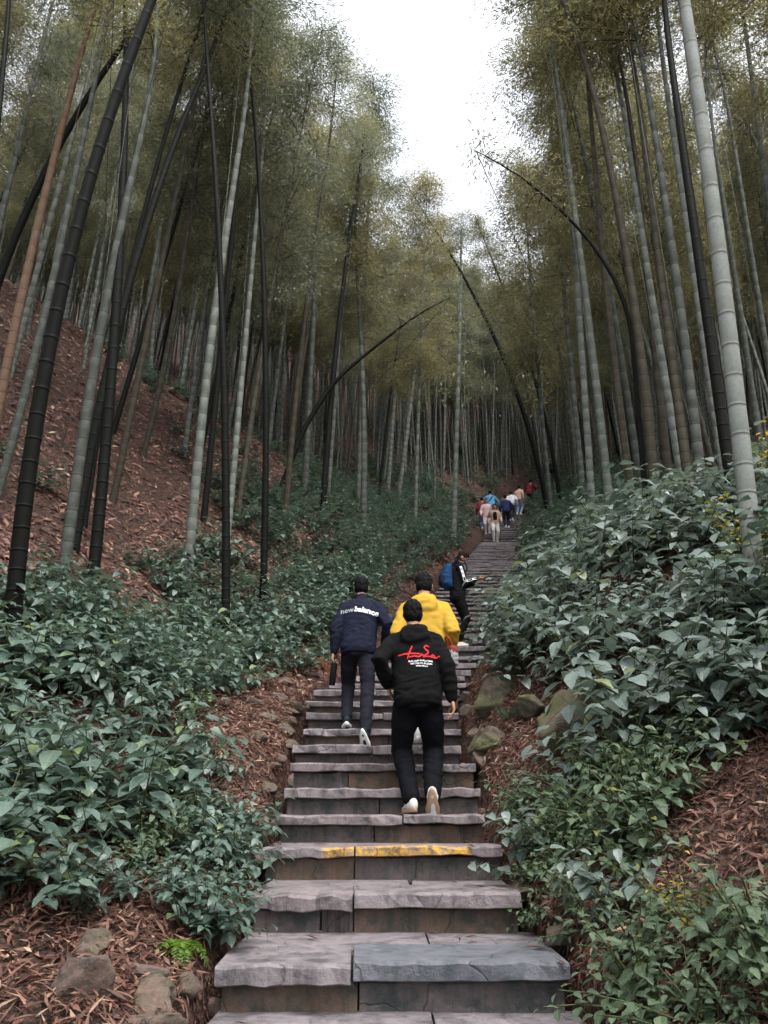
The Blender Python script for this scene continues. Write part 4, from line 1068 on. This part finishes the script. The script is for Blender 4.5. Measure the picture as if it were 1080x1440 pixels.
def person(label, loc, rz, s=1.0, hip=(0, .05, .89), lean=10, sway=0.0, feet=None, hands=None, top='black', pants='black', shoe='white', sole='white', topc=(.01, .01, .01), pantc=(.01, .01, .011),
           shoec=(.7, .7, .68), solec=(.75, .73, .70), hood=False, head_pitch=0, head_yaw=0, vox=.011, long_hair=False, loose=1.0, leg=1.0, seed=0, group=None, curl=.55, face=False, hands_on=True, collar=False, tone=(.42, .23, .16), pocket=True, hem=.13):
    X = va(1, 0, 0); ln = R(lean); U = nv(va(math.sin(sway), math.sin(ln), math.cos(ln))); Fw = nv(np.cross(U, X)); X = nv(np.cross(Fw, U))
    hipc = va(*hip); sp = lambda t: hipc + U * t
    feet = feet or {'L': (-.09, .06, 0, 4), 'R': (.09, .06, 0, 4)}
    hands = hands or {}
    # legs
    legs = {}
    for sd, sg in (('L', -1), ('R', 1)):
        bx, by, bz, pt = feet[sd][:4]; to = R(feet[sd][4]) if len(feet[sd]) > 4 else sg * R(8)
        p = R(pt); f0 = va(math.sin(to), math.cos(to), 0); f = f0 * math.cos(p) + va(0, 0, -1) * math.sin(p); u = f0 * math.sin(p) + va(0, 0, 1) * math.cos(p)
        ank = va(bx, by, bz) - f * .10 + u * .088; hj = hipc + X * sg * .088 - U * .03
        kn, ank2 = ik(hj, ank, .435, .42, f0 + va(0, .3, 0) + X * sg * .05)
        legs[sd] = (hj, kn, ank, f, u, va(bx, by, bz))
    arms = {}
    for sd, sg in (('L', -1), ('R', 1)):
        shj = sp(.437) + X * sg * .168; tgt = hands.get(sd, (va(sg * .27, .03 + hip[1] * .6, hip[2] - .07), None))
        t = va(*tgt[0]); pole = tgt[1] if len(tgt) > 1 and tgt[1] is not None else va(sg * .45, -1, -.1)
        el, wr_ = ik(shj, t, .285, .255, pole); arms[sd] = (shj, el, wr_)
    # head
    yw = R(head_yaw); hpch = R(head_pitch); nb = sp(.50); Hu0 = nv(U * .6 + va(0, 0, .5))
    Hf = nv(Fw * math.cos(yw) + X * math.sin(yw)); Hf = nv(Hf - Hu0 * (Hf @ Hu0)); Hu = nv(Hu0 * math.cos(hpch) + Hf * math.sin(hpch)); Hf = nv(Hf * math.cos(hpch) - Hu0 * math.sin(hpch)); Hx = np.cross(Hf, Hu)
    hc = nb + Hu0 * .085 + Hu * .10 + Hf * .02
    root_parts = []
    head = [ell(hc + Hu * .012, Hx, Hf, Hu, (.074, .092, .098)), ell(hc + Hf * .028 - Hu * .062, Hx, Hf, Hu, (.053, .058, .055)), limb([nb - U * .06, nb + U * .03, hc - Hu * .05 - Hf * .015], [.07, .056, .054]),
            ell(hc + Hf * .094 - Hu * .022, Hx, Hf, Hu, (.012, .020, .020), 8), ell(hc + Hf * .082 + Hu * .0, Hx, Hf, Hu, (.010, .016, .026), 8), ell(hc + Hf * .082 - Hu * .062, Hx, Hf, Hu, (.022, .010, .012), 8),
            ell(hc + Hf * .078 + Hu * .022, Hx, Hf, Hu, (.046, .012, .010), 8)]
    for sg in (-1, 1): head.append(ell(hc + Hx * sg * .077 - Hf * .008 - Hu * .012, Hx, Hf, Hu, (.010, .020, .032), 8))
    torso = loft([(sp(-.10), X, Fw, .12, .09), (sp(0), X, Fw, .145, .10), (sp(.16), X, Fw, .13, .095), (sp(.32), X, Fw, .15, .105), (sp(.44), X, Fw, .15, .095), (sp(.50), X, Fw, .075, .06)], 16)
    body = head + [torso]
    for sd in 'LR':
        hj, kn, an, f, u, _ = legs[sd]; body.append(limb([hj, kn, an, an - u * .045 + f * .05], [.078, .05, .035, .03], 10))
        a0, el, w_ = arms[sd]; body.append(limb([a0, el, w_], [.05, .038, .027], 10))
    bme = fuse(body, vox * .85, 3, 'person', skin(tone))
    # hands with fingers, welded into the same mesh
    if hands_on:
        hp = []
        for sd, sg in (('L', -1), ('R', 1)):
            a0, el, w_ = arms[sd]; tg = hands.get(sd, None); d = nv(w_ - el); pal = va(-sg, 0, 0); th = va(0, 1, 0)
            if tg is not None and len(tg) > 2: d, pal, th = tg[2]
            hp += hand_parts(w_, va(*d) if not isinstance(d, np.ndarray) else d, va(*pal) if not isinstance(pal, np.ndarray) else pal, va(*th) if not isinstance(th, np.ndarray) else th, curl)
        hme = fuse(hp, .0045 if vox < .015 else .008, 2, 'hand', skin(tone))
        n1 = len(bme.vertices); va_ = np.empty(n1 * 3, np.float32); bme.vertices.foreach_get('co', va_); vb = np.empty(len(hme.vertices) * 3, np.float32); hme.vertices.foreach_get('co', vb)
        fa = [tuple(p.vertices) for p in bme.polygons] + [tuple(i + n1 for i in p.vertices) for p in hme.polygons]
        bme2 = new_mesh('person', np.concatenate([va_, vb]).reshape(-1, 3), fa, [skin(tone)], True); bme = bme2
    bo = link('person', bme); bo.location = loc; bo.rotation_euler = (0, 0, rz); bo.scale = (s, s, s)
    tag(bo, label, 'person', group)
    # top
    L_ = loose
    tp = [loft([(sp(-hem), X, Fw, .158 * L_, .118 * L_), (sp(-hem + .05), X, Fw, .180 * L_, .136 * L_), (sp(.06), X, Fw, .180 * L_, .135 * L_), (sp(.20), X, Fw, .182 * L_, .13 * L_), (sp(.32), X, Fw, .188 * L_, .135 * L_), (sp(.40), X, Fw, .178 * L_, .124 * L_), (sp(.455), X, Fw, .142 * L_, .10 * L_), (sp(.495), X, Fw, .098, .08), (sp(.525), X, Fw, .075, .068)], 22)]
    for sd in 'LR':
        a0, el, w_ = arms[sd]; mid = (a0 + el) / 2; m2 = (el + w_) / 2
        tp.append(limb([sp(.462) + (a0 - sp(.437)) * .45, a0, mid, el, m2, w_ - nv(w_ - el) * .012], [.070, .074, .070 * L_, .064 * L_, .058 * L_, .045], 14))
    if collar: tp.append(limb([nb - U * .02, nb + U * .055 - Fw * .004], [.075, .066]))
    if hood:
        tp.append(limb([nb + Fw * .07 - U * .03, nb + X * .085 + Fw * .01 + U * .01, nb + X * .07 - Fw * .075 + U * .005, nb - Fw * .115 - U * .01, nb - X * .07 - Fw * .075 + U * .005, nb - X * .085 + Fw * .01 + U * .01, nb + Fw * .07 - U * .03], [.03, .036, .046, .05, .046, .036, .03], 12))
        tp.append(ell(nb - Fw * .115 - U * .075, X, Fw, U, (.125, .05, .105)))
        tp.append(ell(nb - Fw * .06 + U * .015, X, Fw, U, (.085, .06, .05)))
    tm = fuse(tp, vox, 4, 'jacket' if not hood else 'hoodie', cloth(top, topc, .85 if not hood else .95), .011, (7, 7, 13), seed)
    to_ = link('jacket' if not hood else 'hoodie', tm, bo)
    # trousers
    pp = [loft([(sp(-.16), X, Fw, .10, .09), (sp(-.10), X, Fw, .162, .128), (sp(0), X, Fw, .168, .13), (sp(.07), X, Fw, .155, .118)], 20)]
    for sd in 'LR':
        hj, kn, an, f, u, _ = legs[sd]
        pp.append(limb([hj + U * .02, (hj + kn) / 2, kn, (kn + an) / 2, an + nv(kn - an) * .02], [.098, .084 * leg, .068 * leg, .062 * leg, .054 * leg], 14))
    pm = fuse(pp, vox, 4, 'trousers', cloth(pants, pantc), .010, (6, 6, 12), seed + 5); link('trousers', pm, bo)
    # shoes
    for sd in 'LR':
        hj, kn, an, f, u, ball = legs[sd]; rt = np.cross(f, u); g = an - u * .088
        up = [ell(an - f * .028 - u * .035, rt, f, u, (.037, .052, .055), 10), ell(an + f * .055 - u * .048, rt, f, u, (.041, .09, .040), 10), ell(an + f * .115 - u * .060, rt, f, u, (.043, .062, .030), 10), limb([an - u * .04, an + u * .012 - f * .008], [.045, .042], 10)]
        sm = fuse(up, .006 if vox < .015 else .012, 2, 'shoe', cloth('shoe_' + shoe, shoec, .6)); sh = link('shoe', sm, bo)
        def outline(z, k): 
            V = []
            for j in range(22):
                a = 2 * math.pi * j / 22; t = math.cos(a); wv = (.046 if t > -.1 else .038) * (1 - .10 * math.cos(a * 2)) * k
                V.append(g + f * (.05 + .142 * k * t) + rt * wv * math.sin(a) * (1.06 if t > 0 else 1) + u * (z + (.012 if t > .75 else 0)))
            return V
        V = outline(.0, .95) + outline(.006, 1.0) + outline(.03, 1.0) + outline(.036, .94); F = []
        for q in range(3):
            for j in range(22): F.append((q * 22 + j, q * 22 + (j + 1) % 22, (q + 1) * 22 + (j + 1) % 22, (q + 1) * 22 + j))
        F += [tuple(range(22))[::-1], tuple(range(66, 88))]
        link('sole', new_mesh('sole', np.array(V), F, [cloth('sole_' + sole, solec, .7)], True), sh)
    # hair
    hr = [ell(hc + Hu * .028 - Hf * .012, Hx, Hf, Hu, (.083, .095, .094)), ell(hc - Hf * .028 - Hu * .015, Hx, Hf, Hu, (.080, .074, .085)), ell(hc + Hf * .05 + Hu * .075, Hx, Hf, Hu, (.058, .038, .036), 8)]
    if long_hair: hr.append(limb([hc - Hf * .06, hc - Hf * .085 - Hu * .12, hc - Hf * .09 - Hu * .25], [.075, .075, .05]))
    hm = fuse(hr, .006 if vox < .015 else .011, 2, 'hair', M['hair'], .007, (34, 34, 20), seed + 9); link('hair', hm, bo)
    if face:
        for sg in (-1, 1):
            v, f_ = ell(hc + Hf * .085 + Hx * sg * .031 + Hu * .004, Hx, Hf, Hu, (.011, .006, .006), 8); link('eye', new_mesh('eye', v, f_, [M['eye']], True), bo)
            v, f_ = ell(hc + Hf * .086 + Hx * sg * .031 + Hu * .026, Hx, Hf, Hu, (.018, .007, .004), 8); link('eyebrow', new_mesh('eyebrow', v, f_, [M['hair']], True), bo)
        v, f_ = ell(hc + Hf * .089 - Hu * .062, Hx, Hf, Hu, (.020, .008, .006), 8); link('mouth', new_mesh('mouth', v, f_, [M['lip']], True), bo)
    return dict(o=bo, top=to_, tm=tm, X=X, U=U, F=Fw, sp=sp, arms=arms, legs=legs, hc=hc, Hf=Hf, Hu=Hu)
def on_surface(d, me, V2, F, mat, name, parent, center, X, U, dirv, off=.004):
    bvh = BVHTree.FromPolygons([v.co for v in me.vertices], [tuple(p.vertices) for p in me.polygons]); V = []
    for a, b in V2:
        o_ = center + X * a + U * b - dirv * .6; h = bvh.ray_cast(Vector(o_), Vector(dirv))
        p = np.array(h[0]) if h[0] is not None else center + X * a + U * b
        V.append(p - dirv * off)
    return link(name, new_mesh(name, np.array(V), F, [mat]), parent)
def text_geom(txt, size, bold=0.0, shear=0.0):
    c = bpy.data.curves.new('t', 'FONT'); c.body = txt; c.size = size; c.offset = bold; c.align_x = 'LEFT'; c.shear = shear; c.resolution_u = 3
    me = ev(bpy.data.objects.new('t', c)); V = [(v.co.x, v.co.y) for v in me.vertices]; F = [tuple(p.vertices) for p in me.polygons]
    return V, F
def ribbon(polys, w):
    V = []; F = []
    for pl in polys:
        pl = np.array(pl, float); n = max(2, int(np.linalg.norm(np.diff(pl, axis=0), axis=1).sum() / .008)); t = np.linspace(0, 1, len(pl)); q = np.linspace(0, 1, n)
        p = np.stack([np.interp(q, t, pl[:, 0]), np.interp(q, t, pl[:, 1])], -1); tg = np.gradient(p, axis=0); tg /= np.linalg.norm(tg, axis=1)[:, None] + 1e-9; nn = np.stack([-tg[:, 1], tg[:, 0]], -1)
        b = len(V); ww = w * (.55 + .45 * np.sin(np.pi * (.12 + .76 * q)))
        for i in range(n): V += [tuple(p[i] + nn[i] * ww[i] * .5), tuple(p[i] - nn[i] * ww[i] * .5)]
        F += [(b + 2 * i, b + 2 * i + 1, b + 2 * i + 3, b + 2 * i + 2) for i in range(n - 1)]
    return V, F
WHITE = m_plain('print_white', (.72, .72, .74), .7, .2, .15, 40, 0); REDP = m_plain('print_red', (.55, .02, .03), .7, .2, .1, 40, 0); GREYP = m_plain('print_grey', (.40, .41, .44), .7, .2, .1, 40, 0)

# man in the black printed hoodie
n4 = nos[4]
mB = person('man in black printed hoodie and black trousers stepping up in white sneakers', (unproj(592, 1140, n4[0] + .1).x, n4[0] + .04, n4[1] + .012), R(2), 1.0, (-.005, .15, .885), 15, -.03,
            {'L': (-.085, .20, 0, 3, -14), 'R': (.085, .015, 0, 62, 10)}, {'L': (va(-.235, .24, .95), va(-.55, -1, -.2)), 'R': (va(.262, .12, .83), va(.35, -1, 0))},
            'black', 'black_navy', 'white', 'tan', (.0055, .0055, .006), (.0045, .005, .0075), (.62, .61, .58), (.36, .25, .17), True, -4, 0, .0105, seed=2, loose=1.04, leg=1.22)
cB = mB['sp'](.26); X, U, F_ = mB['X'], mB['U'], mB['F']
tS = [[(-.145, .005), (-.06, .012), (.03, .004)], [(-.075, -.035), (-.055, .02), (-.03, .075)], [(-.06, -.02), (-.02, -.012), (.02, -.022), (.045, .0), (.055, -.015)],
      [(.105, .062), (.08, .075), (.062, .06), (.075, .042), (.095, .028), (.09, .008), (.06, -.01), (.055, -.03)], [(.05, -.018), (.10, -.012), (.15, -.02), (.185, -.014)], [(.115, -.01), (.13, .005), (.15, -.008)]]
v, f = ribbon(tS, .013); on_surface(mB, mB['tm'], v, f, REDP, 'red_script_print', mB['top'], cB, X, U, F_, .004)
V = []; F = []; rr5 = random.Random(4)
for row, (x0, x1, yy, hh) in enumerate(((-.065, .125, -.06, .014), (-.05, .115, -.082, .014), (-.01, .085, -.103, .012))):
    x = x0
    while x < x1:
        w = rr5.uniform(.005, .012)
        for (a, b_, c_, d_) in ((x, yy, x + .0035, yy + hh), (x, yy + hh * rr5.choice((.0, .4, .8)), x + w, yy + hh * rr5.choice((.0, .4, .8)) + .003)):
            k = len(V); V += [(a, b_), (c_, b_), (c_, max(d_, b_ + .003)), (a, max(d_, b_ + .003))]; F.append((k, k + 1, k + 2, k + 3))
        x += w + .0025
on_surface(mB, mB['tm'], V, F, WHITE, 'white_lettering_print', mB['top'], cB, X, U, F_, .004)
# small white cup in his left hand
a0, el, w_ = mB['arms']['L']

# man in the navy jacket
n8 = nos[8]; n7 = nos[7]
mA = person('man in navy jacket with white back lettering and charcoal trousers', (unproj(502, 1024, n8[0] + .05).x, n8[0] + .06, n8[1] + .012), R(-4), .96, (0, .06, .86), 14, .02,
            {'L': (-.125, .17, 0, 8, -6), 'R': (.10, -.17, -(n8[1] - n7[1]) / .96, 52, 14)}, {'L': (va(-.265, .06, .78), va(-.5, -1, 0)), 'R': (va(.27, .18, .86), va(.7, -1, 0))},
            'navy', 'charcoal', 'navy_black', 'white', (.010, .012, .025), (.016, .016, .024), (.015, .03, .035), (.75, .74, .72), False, -3, 0, .0105, seed=6, loose=1.06, leg=1.08, collar=True, curl=1.0)
cA = mA['sp'](.325); X, U, F_ = mA['X'], mA['U'], mA['F']
def rot2(V, a, dx, dy): return [(dx + x * math.cos(a) - y * math.sin(a), dy + x * math.sin(a) + y * math.cos(a)) for x, y in V]
v, f = text_geom('balance', .088, .0035); v = rot2(v, R(-9), -.055, .0); on_surface(mA, mA['tm'], v, f, WHITE, 'white_lettering', mA['top'], cA, X, U, F_, .004)
v, f = text_geom('new', .086, .0005); v = rot2(v, R(0), -.205, -.012); on_surface(mA, mA['tm'], v, f, GREYP, 'grey_lettering', mA['top'], cA, X, U, F_, .004)
# black bottle in his left hand
def lathe(prof, n=16):
    V = []; F = []
    for r_, z in prof:
        for j in range(n): a = 2 * math.pi * j / n; V.append((r_ * math.cos(a), r_ * math.sin(a), z))
    for i in range(len(prof) - 1):
        for j in range(n): F.append((i * n + j, i * n + (j + 1) % n, (i + 1) * n + (j + 1) % n, (i + 1) * n + j))
    F += [tuple(range(n))[::-1], tuple(range((len(prof) - 1) * n, len(prof) * n))]
    return np.array(V), F
wl = Vector(mA['arms']['L'][2]); el_ = Vector(mA['arms']['L'][1]); d = (wl - el_).normalized(); hp_ = wl + d * .075 + Vector((.022, .01, 0))
bt = empty('bottle'); bt.matrix_world = Matrix.Translation(mA['o'].location) @ Matrix.Rotation(R(-4), 4, 'Z') @ Matrix.Scale(.96, 4) @ Matrix.Translation(hp_)
bt.rotation_euler = (R(8), R(6), 0)
v, f = lathe([(.030, -.27), (.034, -.262), (.034, -.05), (.028, -.03), (.022, -.02)]); link('bottle_body', new_mesh('bottle_body', v, f, [cloth('bottle', (.012, .012, .014), .4)], True), bt)
v, f = lathe([(.024, -.022), (.025, .025), (.022, .03)]); link('cap', new_mesh('cap', v, f, [cloth('bottle_cap', (.02, .02, .022), .5)], True), bt)
tag(bt, 'black drinking bottle hanging from the left hand of the man in navy', 'bottle')

# man in the yellow hoodie
n6 = nos[6]
mC = person('man in mustard yellow hoodie walking ahead of the man in black', (unproj(600, 1060, n6[0] + .1).x, n6[0] + .10, n6[1] + .012), R(-3), 1.0, (0, .20, .93), 12, .0,
            {'L': (-.09, .47, (nos[7][1] - n6[1]), 3), 'R': (.03, .13, 0, 6)}, {'L': (va(-.20, .40, 1.02), va(-.3, -1, -.3)), 'R': (va(.22, .36, .98), va(.35, -1, -.3))},
            'yellow', 'dark_grey', 'white2', 'white', (.46, .285, .04), (.012, .012, .014), (.7, .7, .68), (.75, .74, .72), True, 6, 0, .0105, seed=11, loose=1.05)
# patterned bag on his right hip
bgx = Vector(mC['o'].location) + Vector((.235, .06, .88))
bag = empty('shoulder_bag', bgx, R(10)); bag.scale = (.85, .85, .85)
XX, YY, ZZ = va(1, 0, 0), va(0, 1, 0), va(0, 0, 1)
link('bag_body', fuse([loft([(va(0, 0, -.10), XX, YY, .03, .06), (va(0, 0, -.085), XX, YY, .055, .105), (va(0, 0, .0), XX, YY, .06, .115), (va(0, 0, .075), XX, YY, .05, .105), (va(0, 0, .09), XX, YY, .03, .09)], 18)], .01, 3, 'bag_body', cloth('bag_grey', (.30, .31, .32)), .012, (20, 20, 20), 3), bag)
link('flap', fuse([loft([(va(.01, 0, .03), XX, YY, .062, .115), (va(.0, 0, .085), XX, YY, .056, .112), (va(0, 0, .105), XX, YY, .03, .09)], 18)], .01, 2, 'flap', cloth('bag_red', (.22, .04, .035))), bag)
v, f, _ = tube(np.array([[0, -.06, .08], [-.04, -.09, .16], [-.06, -.06, .2], [-.05, .05, .2], [-.02, .07, .08]]), [.010] * 5, 6); link('strap', new_mesh('strap', v, f, [cloth('bag_red', (.22, .04, .035))], True), bag)
tag(bag, 'grey and white bag with a red flap at the hip of the man in yellow', 'bag')

# man with the backpack looking at his phone
n17 = nos[17]
locD = (unproj(648, 907, n17[0] + .12).x, n17[0] + .16, n17[1] + .012)
mD = person('man in black tracksuit with white sleeve stripes standing sideways looking down', locD, R(-86), .98, (0, -.02, .92), 3, .0,
            {'L': (-.09, .06, 0, 2), 'R': (.09, .03, 0, 2)}, {'L': (va(-.03, .36, 1.20), va(-.5, -.6, -1), ((.25, .9, .15), (.6, -.1, .8), (.3, .2, 1))), 'R': (va(.09, .30, 1.17), va(.35, -.8, -1), ((-.1, 1, .15), (-.3, 0, 1), (1, .2, .3)))},
            'black_track', 'black', 'beige', 'pale', (.006, .007, .010), (.005, .0055, .008), (.50, .42, .36), (.6, .57, .52), False, 34, 12, .0105, seed=15, collar=True, curl=.45, face=True, tone=(.36, .18, .12))
def sleeve_stripe(pd, side, sg):
    a0, el, w_ = pd['arms'][side]; bvh = BVHTree.FromPolygons([v.co for v in pd['tm'].vertices], [tuple(p.vertices) for p in pd['tm'].polygons]); V = []; F = []; q = 0
    pts = [a0 + (el - a0) * t for t in np.linspace(-.02, .97, 14)] + [el + (w_ - el) * t for t in np.linspace(.06, .97, 12)]
    tg = np.gradient(np.array(pts), axis=0)
    out = va(sg, 0, .35)
    for i, p in enumerate(pts):
        t = nv(tg[i]); o_ = nv(out - t * (out @ t)); b = np.cross(t, o_)
        for k in (-1, 1):
            st_ = p + o_ * .3 + b * k * .021; h = bvh.ray_cast(Vector(st_), Vector(-o_)); pp_ = np.array(h[0]) if h[0] is not None and np.linalg.norm(np.array(h[0]) - p) < .10 else p + o_ * .072 + b * k * .021
            V.append(pp_ + o_ * .004)
        if i: F.append((2 * i - 2, 2 * i - 1, 2 * i + 1, 2 * i))
    link('sleeve_stripe', new_mesh('sleeve_stripe', np.array(V), F, [WHITE]), pd['top'])
sleeve_stripe(mD, 'R', 1); sleeve_stripe(mD, 'L', -1)
MD = Matrix.Translation(Vector(locD)) @ Matrix.Rotation(R(-86), 4, 'Z') @ Matrix.Scale(.98, 4)
bp = empty('backpack'); bp.matrix_world = MD @ Matrix.Translation(Vector((0, -.20, 1.02)))
BL = cloth('pack_blue', (.012, .045, .11), .7); DK = cloth('pack_dark', (.012, .016, .03), .75)
link('pack_body', fuse([loft([(va(0, .04, .0), XX, YY, .12, .06), (va(0, .0, .05), XX, YY, .155, .105), (va(0, -.01, .22), XX, YY, .155, .11), (va(0, .01, .38), XX, YY, .135, .085), (va(0, .05, .44), XX, YY, .09, .05)], 20)], .011, 3, 'pack_body', BL, .008, (9, 9, 9), 8), bp)
link('front_pocket', fuse([loft([(va(0, -.09, .05), XX, YY, .10, .04), (va(0, -.10, .10), XX, YY, .12, .05), (va(0, -.10, .22), XX, YY, .115, .045), (va(0, -.08, .27), XX, YY, .09, .03)], 18)], .01, 2, 'front_pocket', DK), bp)
for sg in (-1, 1):
    v, f, _ = tube(np.array([[sg * .10, .09, .40], [sg * .12, .16, .50], [sg * .12, .30, .47], [sg * .13, .34, .34], [sg * .16, .28, .2], [sg * .15, .10, .08]]), [.016] * 6, 8); link('strap', new_mesh('strap', v, f, [DK], True), bp)
tag(bp, 'blue backpack on the back of the man looking at his phone', 'backpack')
wr_ = mD['arms']['R'][2]
ph = empty('phone'); ph.matrix_world = MD @ Matrix.Translation(Vector(wr_) + Vector((-.035, .115, .035))) @ Matrix.Rotation(R(35), 4, 'X')
v, f = loft([(va(0, 0, -.004), XX, YY, .034, .070), (va(0, 0, -.002), XX, YY, .037, .075), (va(0, 0, .002), XX, YY, .037, .075), (va(0, 0, .004), XX, YY, .034, .072)], 24, 8)
link('phone_case', new_mesh('phone_case', v, f, [cloth('phone', (.02, .02, .022), .4)], True), ph)
v, f = loft([(va(0, 0, .0042), XX, YY, .032, .068), (va(0, 0, .005), XX, YY, .032, .068)], 24, 8); link('screen', new_mesh('screen', v, f, [cloth('phone_screen', (.05, .055, .06), .15)]), ph)
tag(ph, 'dark phone held up by the man with the blue backpack', 'phone')

# walkers far up the stairs
def path_at(py):
    ys = np.linspace(14, 60, 3000); zz = P(ys); v = 720 + FPX * (ys * math.sin(PITCH) - zz * math.cos(PITCH)) / (ys * math.cos(PITCH) + zz * math.sin(PITCH))
    return float(ys[int(np.argmax(v < py))])
def tread_z(y):
    i = int(np.searchsorted(NY, y) - 1); return (nos[i][1] + .012) if i < len(nos) - 1 else Hs(float(XC(y)), y)
far = [
 (697, 761, 180, .97, 'woman in white trousers, black top and open beige cardigan coming down the steps', 'beige', (.42, .30, .24), 'whitepants', (.62, .60, .56), 4, True, 0),
 (686, 750, 175, .95, 'girl in pale pink and white coming down beside the woman in white trousers', 'pink', (.60, .42, .42), 'pinkwhite', (.55, .48, .48), 4, True, 0),
 (680, 744, 0, .95, 'person in dark red jacket at the left edge of the upper steps', 'maroon', (.20, .03, .045), 'blue_jean', (.06, .09, .18), 10, False, 0),
 (691, 733, 0, 1.0, 'person in sky blue jacket with a dark sling strap climbing the upper steps', 'skyblue', (.10, .33, .55), 'dkp', (.02, .02, .03), 14, False, 0),
 (713, 741, 0, .98, 'person in dark blue jacket and black trousers with white shoes climbing the upper steps', 'dkblue', (.025, .035, .10), 'dkp', (.02, .02, .025), 10, False, 0),
 (719, 731, -20, 1.0, 'person in white shirt and dark trousers leaning forward on the upper steps', 'whiteshirt', (.60, .61, .64), 'dkp', (.02, .02, .025), 28, False, 0),
 (730, 722, -35, .95, 'person in peach top and pale blue jeans turning with the steps', 'peach', (.55, .36, .30), 'ltjean', (.22, .32, .45), 12, False, 0),
 (744, 713, -45, 1.0, 'person in dark crimson jacket highest on the visible flight', 'crimson', (.16, .02, .03), 'dkp', (.02, .02, .025), 16, False, 0),
 (777, 668, -30, 1.0, 'person in dark clothes with white cap among the far bamboo stems', 'farblack', (.02, .02, .025), 'dkp', (.02, .02, .025), 10, False, 0),
 (791, 666, -30, 1.0, 'person in black jacket and pale shorts among the far bamboo stems', 'farblack', (.02, .02, .025), 'farpale', (.5, .5, .5), 10, False, 0),
]
for i, (px, py, rz, s_, lab, tn, tc_, pn, pc_, lean_, lh, _) in enumerate(far):
    y = path_at(py); z = tread_z(y); x = unproj(px, py, y).x
    i0 = int(np.searchsorted(NY, y) - 1)
    y = NY[i0] + .13 if i0 < len(nos) - 1 else y; z = tread_z(y)
    if i0 >= len(nos) - 1: z = Hs(x, y)
    sw = .11 if i % 2 else -.11
    up = 0.0
    ft = {'L': (-.085, .06 + sw * .5, 0, 3), 'R': (.085, .06 - sw * .5, 0, 3)}
    hnd = {'L': (va(-.26, .10 - sw, .86),), 'R': (va(.26, .10 + sw, .86),)}
    if i == 3 or i == 7: hnd = {'L': (va(-.15, .30, 1.05), va(-1, -.5, 0)), 'R': (va(.16, .30, 1.05), va(1, -.5, 0))}
    pr = person(lab, (x, y, z), R(rz), s_, (0, .02, .90), lean_, 0, ft, hnd, tn, pn, 'farwhite', 'white', tc_, pc_, (.6, .6, .6), (.7, .7, .7), False, 5, 0, .018, lh, seed=20 + i, face=rz > 90)
    if i == 0:
        X, U, F_ = pr['X'], pr['U'], pr['F']; v, f = ribbon([[(0, .20), (0, .06), (0, -.16)], [(.045, .18), (.05, .0), (.05, -.16)], [(-.045, .18), (-.05, 0), (-.05, -.16)]], .08)
        on_surface(pr, pr['tm'], v, f, cloth('black', (.011, .011, .012)), 'black_top', pr['top'], pr['sp'](.22), X, U, -F_, .006)
    if i == 3:
        X, U, F_ = pr['X'], pr['U'], pr['F']; v, f = ribbon([[(-.12, -.16), (0, .0), (.12, .17)]], .05); on_surface(pr, pr['tm'], v, f, cloth('dkp', (.02, .02, .03)), 'sling_strap', pr['top'], pr['sp'](.26), X, U, F_, .006)
    if i == 8:
        v, f = ell(pr['hc'] + pr['Hu'] * .05, va(1, 0, 0), pr['Hf'], pr['Hu'], (.092, .11, .085), 10); link('cap', new_mesh('cap', v, f, [cloth('whiteshirt', (.60, .61, .64))], True), pr['o'])
bpy.data.scenes.remove(TMP)
#@END
